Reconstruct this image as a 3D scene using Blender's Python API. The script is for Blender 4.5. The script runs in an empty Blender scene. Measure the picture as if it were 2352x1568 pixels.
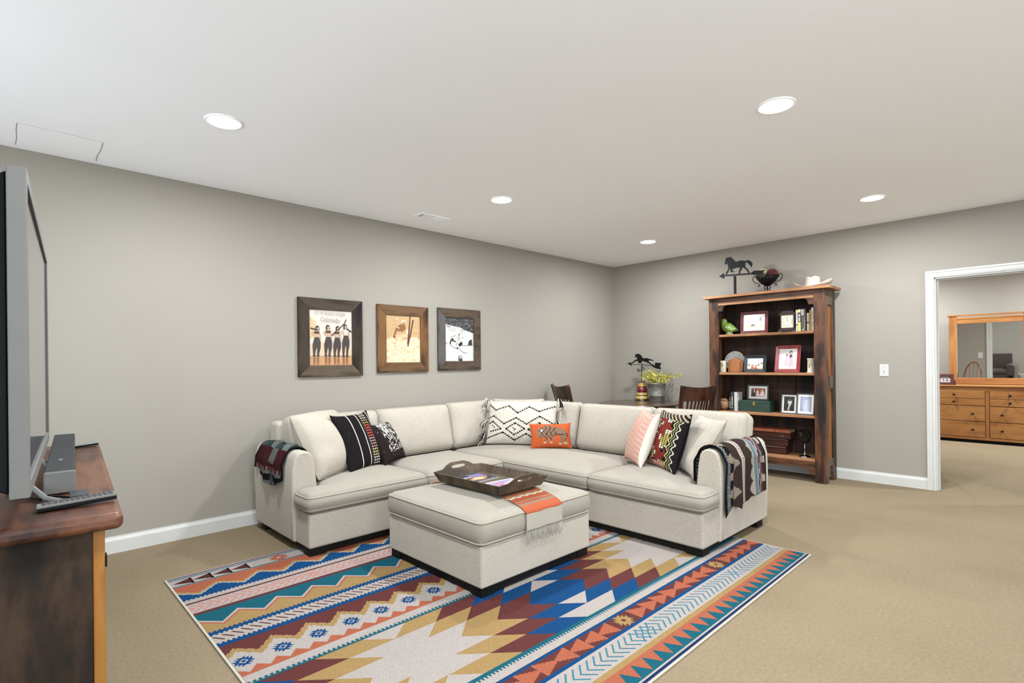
import bpy, bmesh, math, random
from math import sin, cos, pi, radians, sqrt
from mathutils import Vector, Matrix
import numpy as np
SC = bpy.context.scene
COL = SC.collection
random.seed(7)

# ------------------------------------------------------------------ camera
F_PX, YAW, PITCH, ROLL, CY, CAM_H = 1214.24, 0.8026, 0.0006, -0.0114, 832.68, 1.3142
fw = Vector((cos(YAW)*cos(PITCH), sin(YAW)*cos(PITCH), sin(PITCH)))
rt0 = Vector((sin(YAW), -cos(YAW), 0)); up0 = rt0.cross(fw)
rt = cos(ROLL)*rt0 + sin(ROLL)*up0; up = -sin(ROLL)*rt0 + cos(ROLL)*up0
cd = bpy.data.cameras.new('camera'); cam = bpy.data.objects.new('camera', cd); COL.objects.link(cam)
cd.sensor_fit = 'HORIZONTAL'; cd.sensor_width = 36.0; cd.lens = 36.0*F_PX/2352.0
cd.shift_y = (CY-784.0)/2352.0; cd.clip_start = 0.02; cd.clip_end = 100
M = Matrix((( rt.x, up.x, -fw.x, 0), (rt.y, up.y, -fw.y, 0), (rt.z, up.z, -fw.z, CAM_H), (0, 0, 0, 1)))
cam.matrix_world = M
SC.camera = cam
# ------------------------------------------------------------------ world, exposure
LAMP_W = 45.0           # watts of each recessed ceiling lamp
SKY = 5.8               # soft overcast daylight coming in by the added, unseen windows
w = bpy.data.worlds.new('world'); SC.world = w; w.use_nodes = True
w.node_tree.nodes['Background'].inputs[0].default_value = (0.80, 0.91, 1.0, 1)
w.node_tree.nodes['Background'].inputs[1].default_value = SKY
SC.view_settings.view_transform = 'Standard'; SC.view_settings.look = 'None'
SC.view_settings.exposure = 0.42; SC.view_settings.gamma = 1.0
SC.view_settings.use_curve_mapping = False
try:
    SC.cycles.max_bounces = 10; SC.cycles.diffuse_bounces = 7; SC.cycles.glossy_bounces = 5
    SC.cycles.sample_clamp_indirect = 6.0
except Exception: pass

# ------------------------------------------------------------------ helpers
def lin(c):
    o = []
    for v in c[:3]:
        v = v/255.0
        o.append(v/12.92 if v <= 0.04045 else ((v+0.055)/1.055)**2.4)
    return (o[0], o[1], o[2], 1.0)
MATS = {}
def _nt(name):
    m = bpy.data.materials.new(name); m.use_nodes = True
    nt = m.node_tree; b = nt.nodes['Principled BSDF']
    return m, nt, b
def _n(nt, t, **k):
    n = nt.nodes.new(t)
    for a, v in k.items():
        try: n.inputs[a].default_value = v
        except Exception: setattr(n, a, v)
    return n
def _coord(nt, scale=(1,1,1), kind='Object'):
    tc = nt.nodes.new('ShaderNodeTexCoord'); mp = nt.nodes.new('ShaderNodeMapping')
    mp.inputs['Scale'].default_value = scale
    nt.links.new(tc.outputs[kind], mp.inputs['Vector']); return mp.outputs['Vector']
def _ramp(nt, fac, stops):
    r = nt.nodes.new('ShaderNodeValToRGB'); el = r.color_ramp.elements
    while len(el) < len(stops): el.new(0.5)
    for e, (p, c) in zip(el, stops): e.position = p; e.color = lin(c)
    nt.links.new(fac, r.inputs[0]); return r.outputs[0]
def _bump(nt, b, fac, strength, dist=0.002):
    bp = nt.nodes.new('ShaderNodeBump'); bp.inputs['Strength'].default_value = strength
    bp.inputs['Distance'].default_value = dist
    nt.links.new(fac, bp.inputs['Height']); nt.links.new(bp.outputs[0], b.inputs['Normal'])
def noise(nt, vec, scale, detail=3, rough=.55):
    n = nt.nodes.new('ShaderNodeTexNoise'); n.inputs['Scale'].default_value = scale
    n.inputs['Detail'].default_value = detail; n.inputs['Roughness'].default_value = rough
    nt.links.new(vec, n.inputs['Vector']); return n.outputs['Fac']
def plain(name, c, rough=.5, metal=0.0, spec=.5, coat=0.0, var=0.0, vs=8.0, bump=0.0):
    if name in MATS: return MATS[name]
    m, nt, b = _nt(name)
    if not name.endswith('_paint'): c = tuple(x*.9 for x in c)
    b.inputs['Base Color'].default_value = lin(c); b.inputs['Roughness'].default_value = rough
    b.inputs['Metallic'].default_value = metal; b.inputs['Specular IOR Level'].default_value = spec
    b.inputs['Coat Weight'].default_value = coat
    v = _coord(nt); f = noise(nt, v, vs)
    k = var or .03
    nt.links.new(_ramp(nt, f, [(.3, [x*(1-k) for x in c]), (.7, [min(255, x*(1+k)) for x in c])]), b.inputs['Base Color'])
    if bump: _bump(nt, b, noise(nt, v, vs*25, 2), bump)
    MATS[name] = m; return m
def wood(name, cols, scale=1.0, stretch=(1,1,.08), rough=.55, pos=(.40,.47,.54,.62), bump=.25, coat=0.0):
    if name in MATS: return MATS[name]
    m, nt, b = _nt(name); cols = [tuple(x*.84 for x in c) for c in cols]
    v = _coord(nt, tuple(s*scale for s in stretch))
    n1 = noise(nt, v, 9, 6, .65); v2 = _coord(nt, tuple((.35 if s < 1 else 1)*scale for s in stretch)); n2 = noise(nt, v2, 4.5, 3)
    mx = nt.nodes.new('ShaderNodeMath'); mx.operation = 'MULTIPLY_ADD'
    nt.links.new(n2, mx.inputs[0]); mx.inputs[1].default_value = .55
    m2 = nt.nodes.new('ShaderNodeMath'); m2.operation = 'MULTIPLY'; m2.inputs[1].default_value = .48
    nt.links.new(n1, m2.inputs[0]); nt.links.new(m2.outputs[0], mx.inputs[2])
    nt.links.new(_ramp(nt, mx.outputs[0], list(zip(pos, cols))), b.inputs['Base Color'])
    b.inputs['Roughness'].default_value = rough; b.inputs['Specular IOR Level'].default_value = .3; b.inputs['Coat Weight'].default_value = coat; b.inputs['Coat Roughness'].default_value = .25
    vf = _coord(nt, tuple(s*scale*4 for s in stretch)); _bump(nt, b, noise(nt, vf, 18, 3), bump, .002)
    MATS[name] = m; return m
def fabric(name, c, dark=.82, fine=260, rough=.95, streak=(1,1,1)):
    if name in MATS: return MATS[name]
    m, nt, b = _nt(name)
    v = _coord(nt, streak); f = noise(nt, v, fine, 2, .6); g = noise(nt, _coord(nt), 5, 2)
    a = nt.nodes.new('ShaderNodeMath'); a.operation = 'MULTIPLY_ADD'; a.inputs[1].default_value = .2
    nt.links.new(g, a.inputs[0]); a2 = nt.nodes.new('ShaderNodeMath'); a2.operation = 'MULTIPLY'; a2.inputs[1].default_value = .8
    nt.links.new(f, a2.inputs[0]); nt.links.new(a2.outputs[0], a.inputs[2])
    nt.links.new(_ramp(nt, a.outputs[0], [(.3, [x*dark for x in c]), (.45, c), (.72, [min(255, x*1.035) for x in c])]), b.inputs['Base Color'])
    b.inputs['Roughness'].default_value = rough; b.inputs['Specular IOR Level'].default_value = .15
    b.inputs['Sheen Weight'].default_value = .08
    _bump(nt, b, f, .35, .0015)
    MATS[name] = m; return m
def attr_mat(name, rough=.9, mott=.1, ms=120, spec=.2, coat=0.0, bump=.2, gain=.80):
    if name in MATS: return MATS[name]
    m, nt, b = _nt(name)
    a = nt.nodes.new('ShaderNodeAttribute'); a.attribute_name = 'Col'
    f = noise(nt, _coord(nt), ms, 4, .7)
    hv = nt.nodes.new('ShaderNodeHueSaturation'); mr = nt.nodes.new('ShaderNodeMapRange')
    mr.inputs['From Min'].default_value = .25; mr.inputs['From Max'].default_value = .75
    mr.inputs['To Min'].default_value = gain*(1-mott); mr.inputs['To Max'].default_value = gain*(1+mott)
    nt.links.new(f, mr.inputs['Value']); nt.links.new(mr.outputs[0], hv.inputs['Value'])
    nt.links.new(a.outputs['Color'], hv.inputs['Color']); nt.links.new(hv.outputs[0], b.inputs['Base Color'])
    b.inputs['Roughness'].default_value = rough; b.inputs['Specular IOR Level'].default_value = spec
    b.inputs['Coat Weight'].default_value = coat; b.inputs['Coat Roughness'].default_value = .12
    if bump: _bump(nt, b, f, bump, .0015)
    MATS[name] = m; return m
def emis(name, c, s):
    m, nt, b = _nt(name); b.inputs['Emission Color'].default_value = lin(c); b.inputs['Emission Strength'].default_value = s
    b.inputs['Base Color'].default_value = lin(c); MATS[name] = m; return m

def tag(o, label=None, cat=None, group=None, kind=None):
    if label: o['label'] = label
    if cat: o['category'] = cat
    if group: o['group'] = group
    if kind: o['kind'] = kind
    return o
def empty(name, label, cat, loc=(0,0,0), rz=0.0, group=None):
    o = bpy.data.objects.new(name, None); COL.objects.link(o); o.location = loc; o.rotation_euler = (0,0,rz)
    o.empty_display_size = .05
    return tag(o, label, cat, group)
class MB:
    def __init__(s): s.v = []; s.f = []; s.c = []; s.sm = []
    def add(s, vs, fs, col=None, smooth=False, mx=None):
        k = len(s.v)
        for p in vs:
            p = Vector(p)
            if mx is not None: p = mx @ p
            s.v.append(tuple(p))
        for f in fs: s.f.append([i+k for i in f]); s.c.append(col); s.sm.append(smooth)
        return s
    def box(s, x0, x1, y0, y1, z0, z1, col=None, mx=None):
        return s.add([(x0,y0,z0),(x1,y0,z0),(x1,y1,z0),(x0,y1,z0),(x0,y0,z1),(x1,y0,z1),(x1,y1,z1),(x0,y1,z1)],
                     [(3,2,1,0),(4,5,6,7),(0,1,5,4),(1,2,6,5),(2,3,7,6),(3,0,4,7)], col, False, mx)
    def prism(s, pts, a, b, axis='z', col=None, mx=None):
        n = len(pts)
        def P(p, h): return {'z':(p[0],p[1],h), 'y':(p[0],h,p[1]), 'x':(h,p[0],p[1])}[axis]
        vs = [P(p,a) for p in pts]+[P(p,b) for p in pts]
        fs = [list(range(n))[::-1], list(range(n,2*n))]+[(i,(i+1)%n,(i+1)%n+n,i+n) for i in range(n)]
        return s.add(vs, fs, col, False, mx)
    def lathe(s, prof, n=24, c=(0,0,0), col=None, cap=True, mx=None):
        vs = []; fs = []
        for r, z in prof:
            for i in range(n): vs.append((c[0]+r*cos(2*pi*i/n), c[1]+r*sin(2*pi*i/n), c[2]+z))
        for k in range(len(prof)-1):
            for i in range(n): fs.append((k*n+i, k*n+(i+1)%n, (k+1)*n+(i+1)%n, (k+1)*n+i))
        s.add(vs, fs, col, True, mx)
        if cap:
            s.add(vs[:n], [list(range(n))[::-1]], col, False, mx); s.add(vs[-n:], [list(range(n))], col, False, mx)
        return s
    def tube(s, path, r, n=8, col=None, closed=False, mx=None):
        P = [Vector(p) for p in path]; m = len(P); vs = []; fs = []
        rr = r if hasattr(r, '__len__') else [r]*m
        ref = None
        for i in range(m):
            t = (P[(i+1) % m]-P[i-1]) if closed else (P[min(i+1,m-1)]-P[max(i-1,0)])
            t.normalize()
            if ref is None: ref = Vector((0,0,1)) if abs(t.z) < .9 else Vector((1,0,0))
            a = (ref - t*ref.dot(t)); 
            if a.length < 1e-5: a = t.orthogonal()
            a.normalize(); ref = a; b = t.cross(a)
            for k in range(n):
                q = 2*pi*k/n; vs.append(P[i]+a*cos(q)*rr[i]+b*sin(q)*rr[i])
        for i in range(m if closed else m-1):
            j = (i+1) % m
            for k in range(n): fs.append((i*n+k, i*n+(k+1)%n, j*n+(k+1)%n, j*n+k))
        if not closed: fs += [list(range(n))[::-1], list(range((m-1)*n, m*n))]
        return s.add(vs, fs, col, True, mx)
    def sphere(s, c, r, n=16, m=10, col=None, mx=None):
        rx, ry, rz = r if hasattr(r, '__len__') else (r, r, r)
        vs = [(c[0], c[1], c[2]-rz)]; fs = []
        for j in range(1, m):
            t = pi*j/m-pi/2
            for i in range(n): vs.append((c[0]+rx*cos(t)*cos(2*pi*i/n), c[1]+ry*cos(t)*sin(2*pi*i/n), c[2]+rz*sin(t)))
        vs.append((c[0], c[1], c[2]+rz)); L = len(vs)-1
        for i in range(n):
            fs.append((0, 1+(i+1)%n, 1+i)); fs.append((L, L-n+i, L-n+(i+1)%n))
            for j in range(m-2): a = 1+j*n; fs.append((a+i, a+(i+1)%n, a+n+(i+1)%n, a+n+i))
        return s.add(vs, fs, col, True, mx)
    def build(s, name, mat=None, parent=None, bevel=0.0, loc=None, smooth=None, label=None, seg=2, solid=0.0):
        me = bpy.data.meshes.new(name); me.from_pydata(s.v, [], s.f); 
        sm = s.sm if smooth is None else [smooth]*len(s.f)
        me.polygons.foreach_set('use_smooth', sm)
        if any(c is not None for c in s.c):
            at = me.color_attributes.new('Col', 'FLOAT_COLOR', 'CORNER'); buf = np.ones((len(me.loops), 4), np.float32)
            k = 0; cache = {}
            for f, c in zip(s.f, s.c):
                c = c or (128,128,128); c = tuple(c)
                if c not in cache: cache[c] = lin(c)
                buf[k:k+len(f)] = cache[c]; k += len(f)
            at.data.foreach_set('color', buf.ravel())
        me.update()
        o = bpy.data.objects.new(name, me); COL.objects.link(o)
        if mat: me.materials.append(mat)
        if parent: o.parent = parent
        if loc: o.location = loc
        if bevel:
            me.polygons.foreach_set('use_smooth', [True]*len(me.polygons)); b = o.modifiers.new('bevel', 'BEVEL'); b.harden_normals = True; b.width = bevel; b.segments = seg; b.limit_method = 'ANGLE'; b.angle_limit = radians(40)
        if solid:
            b = o.modifiers.new('solid', 'SOLIDIFY'); b.thickness = solid; b.offset = 0
        if label: o['label'] = label
        return o
def crs(P, n=6):
    P = [Vector(p) for p in P]; o = []
    for i in range(len(P)-1):
        p0, p1, p2, p3 = P[max(i-1,0)], P[i], P[i+1], P[min(i+2,len(P)-1)]
        for k in range(n):
            t = k/n; o.append(.5*((2*p1)+(p2-p0)*t+(2*p0-5*p1+4*p2-p3)*t*t+(3*p1-p0-3*p2+p3)*t**3))
    return o+[P[-1]]
def struct(o): o['kind'] = 'structure'; return o
def vn(x, y, s=0):    # value noise
    def h(i, j): 
        k = (i*374761393+j*668265263+s*974634777) & 0xffffffff; k = ((k ^ (k >> 13))*1274126177) & 0xffffffff
        return ((k ^ (k >> 16)) & 0xffff)/65535.0
    i, j = math.floor(x), math.floor(y); u, v = x-i, y-j; u = u*u*(3-2*u); v = v*v*(3-2*v)
    return (h(i,j)*(1-u)+h(i+1,j)*u)*(1-v)+(h(i,j+1)*(1-u)+h(i+1,j+1)*u)*v
def inpoly(x, y, P):
    c = False; j = len(P)-1
    for i in range(len(P)):
        if (P[i][1] > y) != (P[j][1] > y) and x < (P[j][0]-P[i][0])*(y-P[i][1])/(P[j][1]-P[i][1])+P[i][0]: c = not c
        j = i
    return c
def stroke(pts, w):      # polyline -> list of quads (2D)
    out = []
    for a, b in zip(pts[:-1], pts[1:]):
        dx, dy = b[0]-a[0], b[1]-a[1]; L = sqrt(dx*dx+dy*dy) or 1; nx, ny = -dy/L*w/2, dx/L*w/2; ex, ey = dx/L*w*.3, dy/L*w*.3
        out.append([(a[0]+nx-ex,a[1]+ny-ey),(a[0]-nx-ex,a[1]-ny-ey),(b[0]-nx+ex,b[1]-ny+ey),(b[0]+nx+ex,b[1]+ny+ey)])
    return out
def ell(cx, cy, rx, ry, n=14, a0=0): return [(cx+rx*cos(2*pi*i/n+a0), cy+ry*sin(2*pi*i/n+a0)) for i in range(n)]
def area2(p): return sum(p[i][0]*p[(i+1)%len(p)][1]-p[(i+1)%len(p)][0]*p[i][1] for i in range(len(p)))
def flat_print(name, shapes, to3d, mat, parent, eps=.0003, step=1e-5, dim=1.0):
    """flat printed picture: shapes = (layer, polygon, colour); to3d(u, v, height) -> point"""
    b = MB(); zero = Vector(to3d(0,0,0)); ori = (Vector(to3d(1,0,0))-zero).cross(Vector(to3d(0,1,0))-zero).dot(Vector(to3d(0,0,1))-zero)
    if step: shapes = sorted(shapes, key=lambda q: q[0])
    for ix, (lay, poly, col) in enumerate(shapes):
        if dim != 1.0: col = tuple(int(x*dim) for x in col)
        if (area2(poly) < 0) != (ori < 0): poly = poly[::-1]
        b.add([to3d(x, y, lay*eps+ix*step) for x, y in poly], [list(range(len(poly)))], col)
    return b.build(name, mat, parent)
def cushion(outline, z0, z1, rp=.03, er=.05, crown=.03, bulge=.012, step=.045, wrinkle=.004, seed=0, crown_bot=0.0, edge=.62):
    """soft boxed cushion over a polygon outline: crowned top, bulging sides; returns mesh builder and the two edge loops"""
    ins = []                                   # polygon inset by rp (rectilinear or convex)
    P = [Vector((p[0], p[1])) for p in outline]
    if area2([(p.x,p.y) for p in P]) < 0: P = P[::-1]
    n = len(P)
    for i in range(n):
        e1 = (P[i]-P[i-1]).normalized(); e2 = (P[(i+1)%n]-P[i]).normalized()
        n1 = Vector((-e1.y, e1.x)); n2 = Vector((-e2.y, e2.x)); k = (n1+n2)/max(.2, 1+n1.dot(n2))
        ins.append(P[i]+k*rp)
    PI = [(q.x,q.y) for q in ins]
    def sd(x, y):                               # >0 inside
        d = 1e9
        for i in range(n):
            ax, ay = PI[i-1]; bx, by = PI[i]; dx, dy = bx-ax, by-ay
            t = max(0, min(1, ((x-ax)*dx+(y-ay)*dy)/(dx*dx+dy*dy))); d = min(d, (x-ax-t*dx)**2+(y-ay-t*dy)**2)
        d = sqrt(d); return (d if inpoly(x, y, PI) else -d)+rp
    xs = sorted(set(round(p.x, 5) for p in P)); ys = sorted(set(round(p.y, 5) for p in P))
    def lines(L):
        o = []
        for a, b in zip(L[:-1], L[1:]):
            m = max(2, int(round((b-a)/step)))
            for i in range(m): o.append(a+(b-a)*(i/m))
        o.append(L[-1]); e = []
        for q in o: e.append(q)
        for q in (L[0], L[-1]):
            for d in (.008, .02): e.append(q+d if q == L[0] else q-d)
        return sorted(e)
    X, Y = lines(xs), lines(ys); idx = {}; V = []; F = []
    def vid(i, j):
        if (i, j) not in idx: idx[(i,j)] = len(V); V.append([X[i], Y[j]])
        return idx[(i,j)]
    OL = [(p.x,p.y) for p in P]
    for i in range(len(X)-1):
        for j in range(len(Y)-1):
            if inpoly((X[i]+X[i+1])/2, (Y[j]+Y[j+1])/2, OL): F.append([vid(i,j), vid(i+1,j), vid(i+1,j+1), vid(i,j+1)])
    ed = {}
    for f in F:
        for a, b in zip(f, f[1:]+f[:1]): ed[(a,b)] = 1
    nxt = {a: b for (a, b) in ed if (b, a) not in ed}
    st = next(iter(nxt)); loop = [st]; q = nxt[st]
    while q != st: loop.append(q); q = nxt[q]
    bs = set(loop)
    for k in range(len(V)):
        if True:
            for _ in range(3):
                x, y = V[k]; d = sd(x, y)
                if k in bs or d < 0:
                    g = Vector((sd(x+1e-4,y)-sd(x-1e-4,y), sd(x,y+1e-4)-sd(x,y-1e-4)))
                    if g.length > 1e-9: g.normalize(); V[k] = [x-g.x*d, y-g.y*d]
    zm = (z0+z1)/2; T = (z1-z0)/2
    cxm, cym = (xs[0]+xs[-1])/2, (ys[0]+ys[-1])/2
    hw = min(xs[-1]-xs[0], ys[-1]-ys[0])/2
    def tz(x, y):
        d = max(0, sd(x, y)); t = T*(edge+(1-edge)*sqrt(max(0, 1-(1-min(1, d/er))**2)))
        c = min(1, d/hw); return t, c*(2-c)
    top, bot = [], []
    for x, y in V:
        t, c = tz(x, y); wr = wrinkle*(vn(x*9+seed*7, y*9, seed)+.5*vn(x*23, y*23+seed, seed)-.75)*min(1, c*3)
        top.append((x, y, zm+t+crown*c+wr)); bot.append((x, y, zm-t-crown_bot*c))
    mb = MB(); N = len(V)
    rows = []
    R = 4
    L = len(loop); nr = []
    for k in range(L):
        a = Vector(V[loop[k-1]]); b = Vector(V[loop[(k+1)%L]]); t = (b-a).normalized(); nr.append(Vector((t.y, -t.x)))
    vs = top+bot; walls = []
    for r in range(1, R):
        s_ = r/R; ids = []
        for k in range(L):
            x, y = V[loop[k]]; o = nr[k]*bulge*sin(pi*s_); z = top[loop[k]][2]*(1-s_)+bot[loop[k]][2]*s_
            ids.append(len(vs)); vs.append((x+o.x, y+o.y, z))
        walls.append(ids)
    rings = [loop]+walls+[[i+N for i in loop]]
    fs = [f for f in F]+[[i+N for i in f[::-1]] for f in F]
    for a, b in zip(rings[:-1], rings[1:]):
        for k in range(L): j = (k+1) % L; fs.append([a[j], a[k], b[k], b[j]])
    mb.add(vs, fs, None, True)
    return mb, [top[i] for i in loop], [bot[i] for i in loop]
def thin(loop, k=1):
    o = [loop[0]]
    for p in loop[1:]:
        if (Vector(p)-Vector(o[-1])).length > .012: o.append(p)
    return o
def put_cushion(name, parent, mat, args, mx=None, pipe=.0055, pmat=None, both=True, **kw):
    mb, lt, lb = cushion(*args, **kw)
    o = mb.build(name, mat, parent)
    if mx is not None: o.matrix_local = mx
    if pipe:
        for L in ((lt, lb) if both else (lt,)):
            MB().tube(thin(L), pipe, 6, closed=True).build('piping', pmat or mat, o)
    return o

# ------------------------------------------------------------------ materials of the room
X0, Y0, H = 6.667, 4.669, 2.74
XB, YB = -1.9, -5.0            # far side of the room behind the camera
m_wall = plain('wall_paint', (143,136,126), .85, spec=.2, var=.004, vs=1.2)
m_ceil = plain('ceiling_paint', (250,250,251), .9, spec=.2, var=.004, vs=1.5)
m_trim = plain('white_trim_paint', (186,183,178), .4, var=.01)
m_black = plain('black_wood', (11,10,9), .6, spec=.2)
m_blackmetal = plain('black_iron', (9,8,8), .6, spec=.2)
m_silver = plain('silver_plastic', (112,110,106), .55, metal=0.0, spec=.3, var=.02)
m_bplast = plain('black_plastic', (5,5,6), .6, spec=.15)
m_white = plain('white_card', (238,235,228), .8)
def carpet():
    m, nt, b = _nt('beige_carpet')
    v = _coord(nt); f = noise(nt, v, 320, 3, .7); g = noise(nt, _coord(nt, (1.0,.6,1)), 1.5, 2, .5)
    h = noise(nt, v, 60, 3, .6)
    a = nt.nodes.new('ShaderNodeMath'); a.operation = 'MULTIPLY_ADD'; a.inputs[1].default_value = .5
    nt.links.new(f, a.inputs[0]); a2 = nt.nodes.new('ShaderNodeMath'); a2.operation = 'MULTIPLY_ADD'; a2.inputs[1].default_value = .2
    nt.links.new(g, a2.inputs[0]); a3 = nt.nodes.new('ShaderNodeMath'); a3.operation = 'MULTIPLY'; a3.inputs[1].default_value = .3
    nt.links.new(h, a3.inputs[0]); nt.links.new(a3.outputs[0], a2.inputs[2]); nt.links.new(a2.outputs[0], a.inputs[2])
    nt.links.new(_ramp(nt, a.outputs[0], [(.3, (100,87,68)), (.5, (124,109,88)), (.7, (139,123,102))]), b.inputs['Base Color'])
    b.inputs['Roughness'].default_value = 1; b.inputs['Specular IOR Level'].default_value = .05
    _bump(nt, b, f, .6, .004); return m
m_carpet = carpet()

# ------------------------------------------------------------------ room shell
XF = 11.40                     # far bedroom wall
DY0, DY1, DZ = -.05, .857, 2.112   # door opening
struct(MB().box(XB-.1, XF+.1, YB-.1, Y0+.12, -.1, 0).build('floor', m_carpet))
struct(MB().box(XB-.1, XF+.1, YB-.1, Y0+.12, H, H+.1).build('ceiling', m_ceil))
struct(MB().box(XB-.1, X0+.12, Y0, Y0+.12, 0, H).build('wall_left', m_wall))
wr_ = MB()
wr_.box(X0, X0+.125, DY1, Y0, 0, H); wr_.box(X0, X0+.125, YB, DY0, 0, H); wr_.box(X0, X0+.125, DY0, DY1, DZ, H)
struct(wr_.build('wall_right', m_wall))
wb_ = MB()
for a, b in ((YB, YB+.15), (.2, 2.3), (3.9, Y0)): wb_.box(XB-.1, XB, a, b, 0, H)
for a, b in ((YB+.15, .2), (2.3, 3.9)): wb_.box(XB-.1, XB, a, b, 2.5, H); wb_.box(XB-.1, XB, a, b, 0, .12)
struct(wb_.build('wall_back', m_wall))
for k, (a, b) in enumerate(((YB+.15, .2), (2.3, 3.9))):  # windows added in the television-side wall to even out the fill daylight
    wf = MB()
    for c in (a, (a+b)/2-.03, b-.06): wf.box(XB-.08, XB-.02, c, c+.06, .12, 2.5)
    wf.box(XB-.08, XB-.02, a, b, .12, .18); wf.box(XB-.08, XB-.02, a, b, 2.44, 2.5)
    struct(wf.build('fill_window_%d' % (k+3), m_trim))
# wall behind the camera: piers, head and two wide windows added for fill daylight
bk = MB()
for a, b in ((XB, -1.4), (1.2, 4.2), (5.6, X0)): bk.box(a, b, YB-.1, YB, 0, H)
for a, b in ((-1.4, 1.2), (4.2, 5.6)): bk.box(a, b, YB-.1, YB, 2.5, H); bk.box(a, b, YB-.1, YB, 0, .12)
struct(bk.build('wall_front', m_wall))
for k, (a, b) in enumerate(((-1.4, 1.2), (4.2, 5.6))):
    wf = MB()
    for c in (a, (a+b)/2-.03, b-.06): wf.box(c, c+.06, YB-.08, YB-.02, .12, 2.5)
    wf.box(a, b, YB-.08, YB-.02, .12, .18); wf.box(a, b, YB-.08, YB-.02, 2.44, 2.5)
    struct(wf.build('fill_window_%d' % (k+1), m_trim))
# bedroom beyond the door
struct(MB().box(XF, XF+.1, YB, Y0, 0, H).build('wall_bedroom_far', m_wall))
struct(MB().box(X0+.125, XF, 3.2, 3.3, 0, H).build('wall_bedroom_left', m_wall))
struct(MB().box(X0+.125, XF, -2.4, -2.3, 0, H).build('wall_bedroom_right', m_wall))
# baseboards
def baseboard(name, pts_a, pts_b, nrm):
    a, b, nn = Vector(pts_a), Vector(pts_b), Vector(nrm); prof = [(0,0),(.014,0),(.014,.088),(.011,.098),(.007,.108),(.006,.118),(0,.118)]
    mb = MB(); vs = []
    for q in (a, b):
        for d, z in prof: vs.append((q.x+nn.x*d, q.y+nn.y*d, z))
    k = len(prof); mb.add(vs, [list(range(k)), list(range(k, 2*k))[::-1]]+[(i, i+k, (i+1)%k+k, (i+1)%k) for i in range(k)])
    return struct(mb.build(name, m_trim))
baseboard('baseboard_left', (XB, Y0), (X0-.014, Y0), (0,-1))
baseboard('baseboard_right', (X0, DY1+.067), (X0, Y0), (-1,0))
baseboard('baseboard_front', (X0, YB), (X0, DY0-.067), (-1,0))
baseboard('baseboard_far', (XF, -2.3), (XF, 3.2), (-1,0))
baseboard('baseboard_back', (XB, YB), (XB, Y0), (1,0))
# door casing (stepped profile) both sides + jamb
prof = [(0,0),(.0,.012),(.016,.018),(.022,.014),(.045,.014),(.05,.02),(.067,.02),(.067,0)]
def casing(name, x, sx):
    mb = MB()
    path = [(DY0, 0), (DY0, DZ), (DY1, DZ), (DY1, 0)]; out = [(-1,0),(-1,1),(1,1),(1,0)]
    vs = []
    for (y, z), (oy, oz) in zip(path, out):
        for d, t in prof: vs.append((x+sx*t, y+oy*d, z+oz*d))
    k = len(prof); fs = []
    for s_ in range(3):
        for i in range(k): j = (i+1) % k; fs.append((s_*k+i, s_*k+j, (s_+1)*k+j, (s_+1)*k+i))
    fs += [list(range(k)), list(range(3*k, 4*k))]
    mb.add(vs, fs); return struct(mb.build(name, m_trim))
casing('trim_1', X0, -1); casing('trim_2', X0+.125, 1)
jb = MB(); jb.box(X0-.001, X0+.126, DY1-.012, DY1, 0, DZ); jb.box(X0-.001, X0+.126, DY0, DY0+.012, 0, DZ); jb.box(X0-.001, X0+.126, DY0, DY1, DZ-.012, DZ)
jb.box(X0+.05, X0+.085, DY1-.024, DY1-.012, 0, DZ-.012); jb.box(X0+.05, X0+.085, DY0+.012, DY1-.024, DZ-.024, DZ-.012)
struct(jb.build('door_1', m_trim))
# patched access panel in the ceiling: hairline gaps around a flat piece
pm = plain('panel_gap', (120,112,100), .9)
ap = MB(); ap.box(.085, .47, 4.2, 4.605, H-.0015, H-.0002)
apo = struct(ap.build('trim_3', m_ceil))
cr = MB()
for pts in ([(.075,4.60),(.079,4.45),(.074,4.32),(.076,4.19)], [(.076,4.19),(.2,4.192),(.33,4.188),(.476,4.195)], [(.476,4.195),(.481,4.36),(.474,4.47),(.482,4.6)]):
    for q in stroke(pts, .0028): cr.add([(x, y, H-.0022) for x, y in q], [[0,1,2,3]])
cr.build('crack', pm, apo)

# ------------------------------------------------------------------ recessed ceiling lamps
m_bulb = emis('lamp_glow', (255,250,242), 14.0)
def recessed(x, y, label, watts=LAMP_W):
    t = empty('recessed_ceiling_lamp', label, 'ceiling lamp', (x, y, H), 0, 'recessed ceiling lamps')
    MB().lathe([(.083,-.001),(.102,-.001),(.102,-.004),(.094,-.008),(.084,-.007),(.083,-.001)], 32, cap=False).build('trim_ring', m_ceil, t)
    MB().lathe([(.083,-.0045),(.06,-.010),(.03,-.0135),(.0005,-.015)], 32, cap=False).build('diffuser', m_bulb, t)
    ld = bpy.data.lights.new('lamp_light', 'AREA'); ld.shape = 'DISK'; ld.size = .15; ld.energy = watts; ld.color = (.88, .95, 1.0)
    lo = bpy.data.objects.new('lamp_light', ld); COL.objects.link(lo); lo.parent = t; lo.location = (0,0,-.02)
    return t
recessed(.944, 3.37, 'recessed ceiling lamp above the television end of the room')
recessed(3.15, 3.37, 'recessed ceiling lamp next to the ceiling air vent')
recessed(5.55, 3.39, 'recessed ceiling lamp nearest the far room corner, smallest in view')
recessed(3.13, 1.09, 'largest recessed ceiling lamp, high on the right over the rug')
recessed(5.56, 1.14, 'recessed ceiling lamp at right in front of the doorway wall')
recessed(.944, 1.1, 'recessed ceiling lamp overhead near the camera, out of the frame')
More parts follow.
